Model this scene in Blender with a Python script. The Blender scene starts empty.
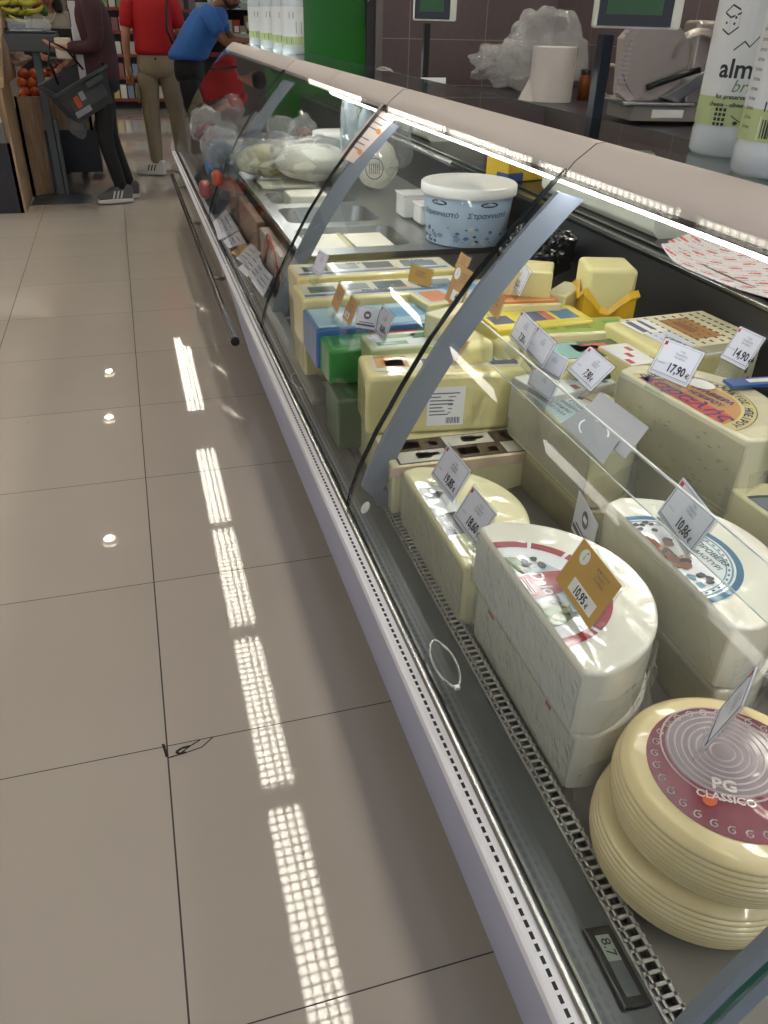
import bpy, math, random
from mathutils import Vector, Matrix
random.seed(7)
C = bpy.context.scene.collection
PI = math.pi
# ---------------------------------------------------------------- camera
CAM_H = 1.34377
F = 787.13
PITCH, ROLL, YAW = 0.562611, 0.0277627, 0.30175
cy, sy, cp, sp = math.cos(YAW), math.sin(YAW), math.cos(PITCH), math.sin(PITCH)
fwd = Vector((sy*cp, cy*cp, -sp)); rgt = Vector((cy, -sy, 0)); upv = rgt.cross(fwd)
cr, sr = math.cos(ROLL), math.sin(ROLL)
r2 = rgt*cr + upv*sr; u2 = -rgt*sr + upv*cr
EYE = Vector((0, 0, CAM_H))
cd = bpy.data.cameras.new('camera'); cam = bpy.data.objects.new('camera', cd); C.objects.link(cam)
cam.matrix_world = Matrix(((r2.x, u2.x, -fwd.x, 0), (r2.y, u2.y, -fwd.y, 0), (r2.z, u2.z, -fwd.z, CAM_H), (0, 0, 0, 1)))
cd.sensor_fit = 'VERTICAL'; cd.sensor_height = 36; cd.lens = F/1024*36; cd.clip_start = 0.02
bpy.context.scene.camera = cam

def ray(px, py):
    return r2*((px-384)/F) + u2*(-(py-512)/F) + fwd
def P(px, py, Z=None, Y=None, X=None):
    """the point of the shop seen at a photo pixel, at a known height / depth / side distance"""
    d = ray(px, py)
    t = (Z-CAM_H)/d.z if Z is not None else (Y/d.y if Y is not None else X/d.x)
    return EYE + d*t

# ---------------------------------------------------------------- materials
def lin(h):
    h = h.lstrip('#'); o = []
    for i in (0, 2, 4):
        c = int(h[i:i+2], 16)/255
        o.append(c/12.92 if c <= .04045 else ((c+.055)/1.055)**2.4)
    return (*o, 1)
MC = {}
def mat(name, col, rough=.5, metal=0, coat=0, bump=0, bscale=40, var=0, vscale=8, emit=0, alpha=1, trans=0, spec=.5, crough=.08, sss=0, bdist=.02):
    if name in MC: return MC[name]
    m = bpy.data.materials.new(name); m.use_nodes = True; N = m.node_tree.nodes; L = m.node_tree.links
    b = N['Principled BSDF']; c = lin(col) if isinstance(col, str) else col
    b.inputs['Base Color'].default_value = c; b.inputs['Roughness'].default_value = rough
    b.inputs['Metallic'].default_value = metal; b.inputs['Specular IOR Level'].default_value = spec
    b.inputs['Coat Weight'].default_value = coat; b.inputs['Coat Roughness'].default_value = crough
    b.inputs['Alpha'].default_value = alpha; b.inputs['Transmission Weight'].default_value = trans
    if sss:
        b.inputs['Subsurface Weight'].default_value = sss; b.inputs['Subsurface Scale'].default_value = .01
        b.inputs['Subsurface Radius'].default_value = (1, .8, .5)
    if emit:
        b.inputs['Emission Color'].default_value = c; b.inputs['Emission Strength'].default_value = emit
    tc = N.new('ShaderNodeTexCoord')
    if var:
        n = N.new('ShaderNodeTexNoise'); n.inputs['Scale'].default_value = vscale; n.inputs['Detail'].default_value = 5
        L.new(tc.outputs['Object'], n.inputs['Vector'])
        mx = N.new('ShaderNodeMix'); mx.data_type = 'RGBA'
        mx.inputs[6].default_value = tuple(min(1, x*(1+var)) for x in c[:3])+(1,)
        mx.inputs[7].default_value = tuple(x*(1-var) for x in c[:3])+(1,)
        L.new(n.outputs['Fac'], mx.inputs[0]); L.new(mx.outputs[2], b.inputs['Base Color'])
    if bump:
        n = N.new('ShaderNodeTexNoise'); n.inputs['Scale'].default_value = bscale; n.inputs['Detail'].default_value = 3
        n.inputs['Distortion'].default_value = 1.2
        if coat:
            n.noise_type = 'RIDGED_MULTIFRACTAL'; n.inputs['Distortion'].default_value = .9; n.inputs['Detail'].default_value = 6; n.inputs['Roughness'].default_value = .72; n.inputs['Lacunarity'].default_value = 2.4
        L.new(tc.outputs['Object'], n.inputs['Vector'])
        bp = N.new('ShaderNodeBump'); bp.inputs['Strength'].default_value = bump; bp.inputs['Distance'].default_value = bdist
        L.new(n.outputs['Fac'], bp.inputs['Height'])
        L.new(bp.outputs['Normal'], b.inputs['Coat Normal' if coat else 'Normal'])
    MC[name] = m; return m
def clear(name, tint=(.97, .985, .98, 1), gl=.06, rough=.0, bump=0, bscale=30, ior=1.5, white=0):
    """thin clear sheet: see-through plus fresnel reflection"""
    if name in MC: return MC[name]
    m = bpy.data.materials.new(name); m.use_nodes = True; N = m.node_tree.nodes; L = m.node_tree.links
    N.clear(); o = N.new('ShaderNodeOutputMaterial'); t = N.new('ShaderNodeBsdfTransparent'); g = N.new('ShaderNodeBsdfGlossy')
    t.inputs[0].default_value = tint; g.inputs['Roughness'].default_value = rough; g.inputs[0].default_value = (1, 1, 1, 1)
    f = N.new('ShaderNodeFresnel'); ge = N.new('ShaderNodeNewGeometry'); ir = N.new('ShaderNodeMapRange')
    ir.inputs[3].default_value = ior; ir.inputs[4].default_value = 1/ior; L.new(ge.outputs['Backfacing'], ir.inputs[0]); L.new(ir.outputs[0], f.inputs[0])
    mx = N.new('ShaderNodeMixShader'); L.new(f.outputs[0], mx.inputs[0]); L.new(t.outputs[0], mx.inputs[1]); L.new(g.outputs[0], mx.inputs[2])
    last = mx
    if bump:
        tc = N.new('ShaderNodeTexCoord'); n = N.new('ShaderNodeTexNoise'); n.inputs['Scale'].default_value = bscale; n.inputs['Distortion'].default_value = 1.5
        L.new(tc.outputs['Object'], n.inputs['Vector']); bp = N.new('ShaderNodeBump'); bp.inputs['Strength'].default_value = bump; bp.inputs['Distance'].default_value = .02
        L.new(n.outputs['Fac'], bp.inputs['Height']); L.new(bp.outputs['Normal'], g.inputs['Normal']); L.new(bp.outputs['Normal'], f.inputs['Normal'])
    if white:
        d = N.new('ShaderNodeBsdfDiffuse'); d.inputs[0].default_value = (.85, .87, .87, 1)
        m2 = N.new('ShaderNodeMixShader'); m2.inputs[0].default_value = white
        L.new(mx.outputs[0], m2.inputs[1]); L.new(d.outputs[0], m2.inputs[2]); last = m2
    L.new(last.outputs[0], o.inputs[0]); MC[name] = m; return m

steel = mat('stainless_steel', '#b9bcbb', .28, .9, bump=.05, bscale=6)
steel_d = mat('satin_dark_steel', '#7c7f80', .38, .75, bump=.04, bscale=9)
chrome = mat('chrome', '#aeb0b0', .2, 1)
fascia_m = mat('lavender_grey_panel', '#a3a7be', .42)
bracket_m = mat('grey_anodised_bracket', '#7f8794', .5, .15)
ledge_m = mat('grey_inner_ledge', '#464b4e', .4, 0)
dark_m = mat('black_interior', '#191a1c', .35, bump=.15, bscale=60)
black = mat('black_plastic', '#121213', .4)
blackg = mat('glossy_black', '#0b0b0c', .12)
whitep = mat('white_plastic', '#e6e7e4', .35)
cream_pl = mat('cream_machine_plastic', '#dfe3d6', .4)
rail_m = mat('beige_rail', '#cbc2be', .5)
glass_m = clear('clear_glass', ior=1.2)
glass_edge = mat('dark_glass_edge', '#0b1413', .2)
teal_edge = mat('green_glass_edge', '#24574e', .15)
acryl = clear('clear_acrylic', (.93, .95, .95, 1), white=.05, ior=1.12)
acryl_e = clear('frosted_acrylic_edge', (.9, .92, .92, 1), white=.55, rough=.2)
film = clear('cling_film', (.985, .985, .985, 1), bump=.35, bscale=45, rough=.12, white=.10, ior=1.22)
bagm = clear('thin_plastic_bag', (.9, .92, .92, 1), bump=1.0, bscale=22, rough=.12, white=.13, ior=1.4)
card_w = mat('white_card', '#d6d7e4', .35)
card_o = mat('tan_card', '#c39a52', .4)
card_k = mat('kraft_card', '#b98f5c', .5)
ink = mat('dark_ink', '#1d2030', .5)
inkg = mat('grey_ink', '#5c5f70', .5)
inkr = mat('red_ink', '#c8303c', .5)
paper = mat('white_paper', '#e9e8e6', .6)

# ---------------------------------------------------------------- mesh helpers
class MB:
    def __init__(s): s.v = []; s.f = []; s.m = []; s.k = 0
    def mi(s, k): s.k = k; return s
    def add(s, vs, fs):
        n = len(s.v); s.v += [tuple(v) for v in vs]; s.f += [tuple(i+n for i in f) for f in fs]; s.m += [s.k]*len(fs); return s
    def box(s, x0, x1, y0, y1, z0, z1):
        return s.add([(x0,y0,z0),(x1,y0,z0),(x1,y1,z0),(x0,y1,z0),(x0,y0,z1),(x1,y0,z1),(x1,y1,z1),(x0,y1,z1)],
                     [(3,2,1,0),(4,5,6,7),(0,1,5,4),(1,2,6,5),(2,3,7,6),(3,0,4,7)])
    def prism(s, pts, z0, z1):
        n = len(pts)
        return s.add([(x,y,z0) for x,y in pts]+[(x,y,z1) for x,y in pts],
                     [tuple(range(n))[::-1], tuple(range(n,2*n))]+[(i,(i+1)%n,n+(i+1)%n,n+i) for i in range(n)])
    def along(s, prof, y0, y1, close=True):
        """profile of (x,z) carried along y"""
        n = len(prof); m = n if close else n-1
        s.add([(x,y0,z) for x,z in prof]+[(x,y1,z) for x,z in prof], [(i,(i+1)%n,n+(i+1)%n,n+i) for i in range(m)])
        if close: s.add([(x,y0,z) for x,z in prof],[tuple(range(n))[::-1]]); s.add([(x,y1,z) for x,z in prof],[tuple(range(n))])
        return s
    def lathe(s, prof, n=32, c=(0,0,0), a0=0, a1=2*PI, sx=1, sy=1):
        full = abs(a1-a0-2*PI) < 1e-6; k = n if full else n+1; vs = []
        for i in range(k):
            a = a0+(a1-a0)*i/n
            for r, z in prof: vs.append((c[0]+r*math.cos(a)*sx, c[1]+r*math.sin(a)*sy, c[2]+z))
        p = len(prof); fs = []
        for i in range(n):
            j = (i+1) % k
            for q in range(p-1): fs.append((i*p+q, j*p+q, j*p+q+1, i*p+q+1))
        return s.add(vs, fs)
    def tube(s, pts, r, n=10, cap=True, closed=False):
        pts = [Vector(p) for p in pts]; vs = []; m = len(pts); R = r if isinstance(r, (list, tuple)) else [r]*m
        pu = None
        for i, p in enumerate(pts):
            if closed: d = (pts[(i+1)%m]-pts[i-1])
            else: d = pts[min(i+1,m-1)]-pts[max(i-1,0)]
            d = d.normalized(); a = Vector((0,0,1)) if abs(d.z) < .9 else Vector((1,0,0))
            u = d.cross(a).normalized() if pu is None else (pu-d*pu.dot(d)).normalized()
            pu = u; w = d.cross(u)
            for k in range(n): t = 2*PI*k/n; vs.append(p+u*(R[i]*math.cos(t))+w*(R[i]*math.sin(t)))
        fs = []
        for i in range(m if closed else m-1):
            j = (i+1)%m
            for k in range(n): fs.append((i*n+k, i*n+(k+1)%n, j*n+(k+1)%n, j*n+k))
        if cap and not closed: fs += [tuple(range(n))[::-1], tuple(range((m-1)*n, m*n))]
        return s.add(vs, fs)
    def ball(s, c, r, n=12, sz=1):
        prof = [(max(1e-4, r*math.sin(PI*i/n)), -r*sz*math.cos(PI*i/n)) for i in range(n+1)]
        return s.lathe(prof, 2*n, c)
    def quad(s, a, b, c, d): return s.add([a,b,c,d], [(0,1,2,3)])
    def build(s, name, mats, parent=None, smooth=False, bev=0, seg=3, loc=None, ang=35):
        me = bpy.data.meshes.new(name); me.from_pydata(s.v, [], s.f)
        for m in (mats if isinstance(mats, (list, tuple)) else [mats]): me.materials.append(m)
        me.polygons.foreach_set('material_index', s.m)
        if smooth: me.polygons.foreach_set('use_smooth', [True]*len(s.f))
        me.update(); me.validate()
        o = bpy.data.objects.new(name, me); C.objects.link(o)
        if parent: o.parent = parent
        if loc: o.location = loc
        if bev:
            md = o.modifiers.new('bevel', 'BEVEL'); md.width = bev; md.segments = seg; md.limit_method = 'ANGLE'; md.angle_limit = math.radians(ang)
            me.polygons.foreach_set('use_smooth', [True]*len(s.f)); md.harden_normals = True
        return o
def tag(o, label=None, cat=None, group=None, kind=None):
    if label: o['label'] = label
    if cat: o['category'] = cat
    if group: o['group'] = group
    if kind: o['kind'] = kind
    return o
def thing(name, label, cat, loc=(0,0,0), rz=0, group=None, mtx=None):
    o = bpy.data.objects.new(name, None); C.objects.link(o); o.empty_display_size = .05
    if mtx is not None: o.matrix_world = mtx
    else: o.location = loc; o.rotation_euler = (0,0,rz)
    return tag(o, label, cat, group)
def struct(name, mb, m, **k): return tag(mb.build(name, m, **k), kind='structure')

_tc = {}
def glyphs(body, size, align='CENTER', bold=0, shear=0):
    key = (body, align, bold, shear)
    if key not in _tc:
        cu = bpy.data.curves.new('t', 'FONT'); cu.body = body; cu.size = 1; cu.align_x = align; cu.resolution_u = 2
        cu.offset = bold; cu.shear = shear; cu.fill_mode = 'BOTH'
        ob = bpy.data.objects.new('t', cu); C.objects.link(ob)
        me = ob.to_mesh(); _tc[key] = ([tuple(v.co) for v in me.vertices], [tuple(p.vertices) for p in me.polygons])
        ob.to_mesh_clear(); bpy.data.objects.remove(ob); bpy.data.curves.remove(cu)
    v, f = _tc[key]
    return [(x*size, y*size) for x, y, z in v], f
def text(mb, body, size, at, ux=(1,0,0), uy=(0,1,0), align='CENTER', bold=0, sx=1, shear=0):
    v, f = glyphs(body, size, align, bold, shear); at = Vector(at); ux = Vector(ux); uy = Vector(uy)
    return mb.add([at+ux*(x*sx)+uy*y for x, y in v], f)

# ---------------------------------------------------------------- price cards
def card(TL, TR, BL, Z, label, price=None, bg=None, style='w', hmax=1.15, group=None, stand=.03):
    A = P(*TL, Z=Z); B = P(*TR, Z=Z); w = B-A; W = w.length
    d = ray(*BL); t = ((A-EYE).dot(w))/d.dot(w); D = EYE+d*t
    H = (D-A).length
    if H > W*hmax: D = A+(D-A)*(W*hmax/H); H = W*hmax
    x = w/W; y = (A-D)/H; n = x.cross(y)
    M = Matrix(((x.x,y.x,n.x,D.x),(x.y,y.y,n.y,D.y),(x.z,y.z,n.z,D.z),(0,0,0,1)))
    t = thing('price_card', label, 'price card', mtx=M, group=group)
    bgm = bg or card_w
    MB().box(0, W, 0, H, -.0012, 0).build('card', [bgm], t, bev=.0008, seg=1)
    MB().box(-.003, W+.003, -.003, H+.003, -.0022, -.0014).box(.1*W, .9*W, -stand, -.001, -.002, -.0008).build('clear_holder', [acryl], t)
    e = .0006; p = MB()
    if style == 'w':
        p.mi(1).box(.05*W, .11*W, .84*H, .94*H, 0, e)
        for i, (yy, ww) in enumerate(((.80,.26),(.71,.34),(.62,.30))):
            p.mi(0); text(p, ('ΤΥΡΙ','ΓΡΑΒΙΕΡΑ','ΠΡΟΒΕΙΟ')[i], .085*H, (W*.55, yy*H-.03*H, e))
        text(p, 'Τιμή κιλού', .06*H, (.18*W, .34*H, e))
        p.box(.06*W, .94*W, .085*H, .10*H, 0, e)
        for yy in (.05,.95): p.box(.04*W, .96*W, yy*H, yy*H+.006*H, 0, e)
        for xx in (.04,.955): p.box(xx*W, xx*W+.005*W, .05*H, .95*H, 0, e)
    elif style == 'o':
        p.mi(3); p.add([(.22*W+.15*H*math.cos(a*PI/12), .78*H+.15*H*math.sin(a*PI/12), e/2) for a in range(24)], [tuple(range(24))])
        p.mi(0); text(p, 'i', .2*H, (.22*W, .72*H, e)); p.mi(1).box(.225*W, .25*W, .86*H, .89*H, 0, e)
        p.mi(0)
        for i in range(3): text(p, ('ΚΕΦΑΛΟΤΥΡΙ','ΠΡΟΒΕΙΟ','ΕΛΛΗΝΙΚΟ')[i], .07*H, (W*.68, (.82-.09*i)*H, e))
        if price: p.mi(3).box(.28*W, .88*W, .12*H, .38*H, 0, e*.6)
    elif style == 'l':
        p.mi(0); p.add([(.5*W+.2*H*math.cos(a*PI/12), .66*H+.2*H*math.sin(a*PI/12), e/2) for a in range(24)], [tuple(range(24))])
        p.mi(3); p.box(.42*W, .58*W, .6*H, .72*H, 0, e); p.mi(0).box(.05*W, .95*W, .12*H, .22*H, 0, e).box(.15*W,.85*W,.28*H,.32*H,0,e)
    elif style == 'k':
        p.mi(0)
        for i in range(3): p.box(.3*W, (.75-.1*(i%2))*W, (.7-.12*i)*H, (.73-.12*i)*H, 0, e)
        if price: p.mi(3).box(.15*W, .6*W, .12*H, .36*H, 0, e*.6)
    p.build('print', [inkg, inkr, ink, paper], t)
    if price:
        q = MB(); s = min(.34*H, .36*W) if style == 'w' else min(.25*H, .32*W); cx = .60*W if style == 'w' else .54*W if style == 'o' else .38*W; yy = (.20 if style=='w' else .16)*H
        num = price.replace('€', ''); text(q, num, s, (cx, yy, e*1.4), bold=.03, sx=.78)
        if '€' in price: text(q, '€', s*.5, (cx+len(num)*.215*s+.10*s, yy, e*1.4), bold=.03)
        q.build('lettering', [ink], t)
    return t
# ================================================================ SETTING
def floor_material():
    m = bpy.data.materials.new('glazed_floor_tiles'); m.use_nodes = True; N = m.node_tree.nodes; L = m.node_tree.links
    b = N['Principled BSDF']; tc = N.new('ShaderNodeTexCoord'); sx = N.new('ShaderNodeSeparateXYZ'); L.new(tc.outputs['Object'], sx.inputs[0])
    def M(op, a, c=None, d=None):
        n = N.new('ShaderNodeMath'); n.operation = op
        for i, v in enumerate((a, c, d)):
            if v is None: continue
            if isinstance(v, (int, float)): n.inputs[i].default_value = v
            else: L.new(v, n.inputs[i])
        return n.outputs[0]
    def cell(o, off):
        u = M('DIVIDE', M('SUBTRACT', o, off), .6); return M('FRACT', u), M('FLOOR', u)
    fx, ix = cell(sx.outputs[0], -.0886); fy, iy = cell(sx.outputs[1], 1.2425)
    def edge(f): return M('MINIMUM', f, M('SUBTRACT', 1.0, f))
    # joints running away from the camera are a little wider than the cross joints
    g = M('MAXIMUM', M('LESS_THAN', edge(fx), .0028), M('LESS_THAN', edge(fy), .0020))
    wn = N.new('ShaderNodeTexWhiteNoise'); cb = N.new('ShaderNodeCombineXYZ'); L.new(ix, cb.inputs[0]); L.new(iy, cb.inputs[1]); L.new(cb.outputs[0], wn.inputs[0])
    n = N.new('ShaderNodeTexNoise'); n.inputs['Scale'].default_value = 2.2; n.inputs['Detail'].default_value = 6; L.new(tc.outputs['Object'], n.inputs['Vector'])
    f = M('ADD', M('MULTIPLY', wn.outputs['Value'], .35), M('MULTIPLY', n.outputs['Fac'], .65))
    mx = N.new('ShaderNodeMix'); mx.data_type = 'RGBA'; mx.inputs[6].default_value = lin('#bab1a5'); mx.inputs[7].default_value = lin('#c8bfb3'); L.new(f, mx.inputs[0])
    # small dark specks of dirt
    v = N.new('ShaderNodeTexVoronoi'); v.inputs['Scale'].default_value = 3.1; L.new(tc.outputs['Object'], v.inputs['Vector'])
    sp_ = M('LESS_THAN', v.outputs['Distance'], .008)
    m1 = N.new('ShaderNodeMix'); m1.data_type = 'RGBA'; m1.inputs[7].default_value = lin('#4a3f36'); L.new(sp_, m1.inputs[0]); L.new(mx.outputs[2], m1.inputs[6])
    m2 = N.new('ShaderNodeMix'); m2.data_type = 'RGBA'; m2.inputs[7].default_value = lin('#2b2520'); L.new(g, m2.inputs[0]); L.new(m1.outputs[2], m2.inputs[6])
    L.new(m2.outputs[2], b.inputs['Base Color'])
    L.new(M('MULTIPLY_ADD', g, .6, M('MULTIPLY_ADD', n.outputs['Fac'], .015, .014)), b.inputs['Roughness'])
    b.inputs['Specular IOR Level'].default_value = .75
    bp = N.new('ShaderNodeBump'); bp.inputs['Strength'].default_value = .4; bp.inputs['Distance'].default_value = .002; bp.invert = True
    L.new(g, bp.inputs['Height']); L.new(bp.outputs[0], b.inputs['Normal'])
    return m
fl = struct('floor', MB().box(-6, 5, -3, 17, -.1, 0), floor_material())
# chipped corner and hairline cracks beside the tile joint
cr_ = MB()
def crack(pts, w=.0016):
    q = [P(x, y, Z=.0004) for x, y in pts]
    for a, b in zip(q, q[1:]):
        d = (b-a).normalized(); n = Vector((-d.y, d.x, 0))*w
        cr_.quad(a-n, b-n, b+n, a+n)
crack([(168,758),(178,755),(190,746),(200,740)]); crack([(170,757),(185,753),(202,747),(213,737)], .0014)
crack([(186,752),(180,754),(176,752),(182,748),(190,746)], .003); crack([(163,744),(165,750),(167,757)], .003)
cr_.build('floor_crack', [mat('crack_dark', '#2a211b', .8)], fl)
ceil_m = mat('ceiling_white', '#6f6c69', .8)
struct('ceiling', MB().box(-6, 5, -3, 17, 3.2, 3.3), ceil_m)
# tiled wall behind the counter
def wall_tile_mat():
    m = bpy.data.materials.new('taupe_wall_tiles'); m.use_nodes = True; N = m.node_tree.nodes; L = m.node_tree.links
    b = N['Principled BSDF']; b.inputs['Roughness'].default_value = .35
    tc = N.new('ShaderNodeTexCoord'); s = N.new('ShaderNodeSeparateXYZ'); L.new(tc.outputs['Object'], s.inputs[0])
    def M(op, a, c=None):
        n = N.new('ShaderNodeMath'); n.operation = op
        for i, v in enumerate((a, c)):
            if v is None: continue
            if isinstance(v, (int, float)): n.inputs[i].default_value = v
            else: L.new(v, n.inputs[i])
        return n.outputs[0]
    u = M('ADD', s.outputs[0], s.outputs[1])
    e1 = M('FRACT', M('DIVIDE', M('SUBTRACT', u, .385), .6)); e2 = M('FRACT', M('DIVIDE', M('SUBTRACT', s.outputs[2], 1.354), .3))
    g = M('MAXIMUM', M('LESS_THAN', M('ABSOLUTE', M('SUBTRACT', e1, .5)), .0045), M('LESS_THAN', M('ABSOLUTE', M('SUBTRACT', e2, .5)), .009))
    n = N.new('ShaderNodeTexNoise'); n.inputs['Scale'].default_value = 30; L.new(tc.outputs['Object'], n.inputs['Vector'])
    a = N.new('ShaderNodeMix'); a.data_type = 'RGBA'; a.inputs[6].default_value = lin('#574c4a'); a.inputs[7].default_value = lin('#63585a'); L.new(n.outputs['Fac'], a.inputs[0])
    c = N.new('ShaderNodeMix'); c.data_type = 'RGBA'; c.inputs[7].default_value = lin('#8d8683'); L.new(g, c.inputs[0]); L.new(a.outputs[2], c.inputs[6])
    L.new(c.outputs[2], b.inputs['Base Color']); return m
wt = wall_tile_mat()
WY = 6.4
wb = struct('wall_back', MB().box(1.86, 3.25, WY, WY+.15, 0, 3.2), wt)
struct('wall_right', MB().box(3.25, 3.4, -3, WY+.15, 0, 3.2), wt)
tag(MB().box(1.75, 1.81, WY-.05, WY+.1, 0, 3.2).mi(1).box(1.81, 1.86, WY-.07, WY+.1, 0, 3.2).build('trim_1', [mat('dark_metal_frame','#3a3739',.4,.5), mat('grey_metal_frame','#7d7673',.35,.6)]), kind='structure')
gp = struct('wall_green', MB().box(1.02, 1.75, WY, WY+.08, 0, 3.2), mat('green_glass_panel', '#1a6b14', .15, coat=.5))
# far end of the shop
struct('wall_far', MB().box(-6, 5, 16.6, 16.8, 0, 3.2), mat('far_wall', '#8c8379', .8))
struct('wall_left', MB().box(-6.2, -6, -3, 17, 0, 3.2), mat('far_wall2', '#6d655c', .8))

# ---------------------------------------------------------------- ceiling lights
lamp_w = mat('fluorescent_tube', (1, .94, .85, 1), .5, emit=5.5)
lamp_n = mat('added_fill_tube', (1, .93, .85, 1), .5, emit=15)
lamp_s = mat('added_fill_panel', (1, .94, .86, 1), .5, emit=5)
louv = mat('lamp_louvre', '#c9c6bf', .3, .4)
def line_light(x, y0, y1, label, group, H=3.0, lm=None):
    L_ = y1-y0
    t = thing('ceiling_light', label, 'ceiling light', (x, y0, H), 0, group)
    MB().box(-.12, .12, 0, L_, .035, .10).box(-.12, -.112, 0, L_, 0, .035).box(.112, .12, 0, L_, 0, .035).build('housing', [whitep], t)
    for dx, w in ((-.083, .010), (-.028, .017), (.03, .007), (.083, .010)):
        MB().box(dx-w, dx+w, .02, L_-.02, .012, .034).build('tube', [lm or lamp_w], t)
    b = MB()
    n = int(L_/.06)
    for i in range(n+1): b.box(-.112, .112, .01+i*(L_-.02)/n-.004, .01+i*(L_-.02)/n+.004, .0, .011)
    for dx in (-.055, 0, .055): b.box(dx-.003, dx+.003, 0, L_, .0, .011)
    b.build('louvre', [louv], t)
def added_panel_light(x, y0, y1, label, group, H=3.0):
    t = thing('ceiling_light', label, 'ceiling light', (x, y0, H), 0, group)
    MB().box(-.62,.62,0,y1-y0,.03,.10).build('housing', [whitep], t, bev=.004)
    MB().box(-.59,.59,.03,y1-y0-.03,.01,.03).build('diffuser', [lamp_s], t)
ys = [(-1.55,.05),(.15,1.68),(1.8,3.33),(3.5,5.02),(5.2,6.7),(6.85,8.45),(9.6,12.3)]
wh = ['nearest the camera','second nearest','third from the camera','above the middle of the counter','fifth from the camera','near the shoppers','last, over the far aisle']
for (a, b_), w_ in zip(ys, wh): line_light(.405, a, b_, 'louvred white ceiling light over the aisle, '+w_, 'ceiling lights over the counter aisle')
for i, a in enumerate((-1.5, .6, 2.7, 4.6)):  # unseen staff-side fixtures, added for extra light
    line_light(2.75, a, a+1.5, 'added unseen ceiling light over the staff side, '+['nearest','second','third','farthest'][i]+' from the camera', 'added ceiling lights over the staff side', lm=lamp_n)
for i, a in enumerate((-.5, 2.5, 5.5, 8.5, 11.5)):  # unseen broad panels, added as fill that reflects only dimly in the glass
    added_panel_light(-4.6, a, a+1.6, 'added unseen ceiling light panel over the fruit side, '+['nearest','second','third','fourth','farthest'][i]+' from the camera', 'added ceiling lights over the fruit side')
for i, y in enumerate((7.0, 9.9, 11.5, 14.6)):
    t = thing('downlight', 'small round downlight in the aisle ceiling, '+['nearest','second','third','farthest'][i]+' one', 'downlight', (-.69, y, 3.14), 0, 'round downlights')
    MB().lathe([(.05,0),(.06,.0),(.062,.05)], 20).build('ring', [whitep], t)
    MB().lathe([(.0005,.01),(.05,.01)], 20).build('lamp', [mat('downlight_lamp', (1,.9,.75,1), emit=60)], t)

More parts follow.
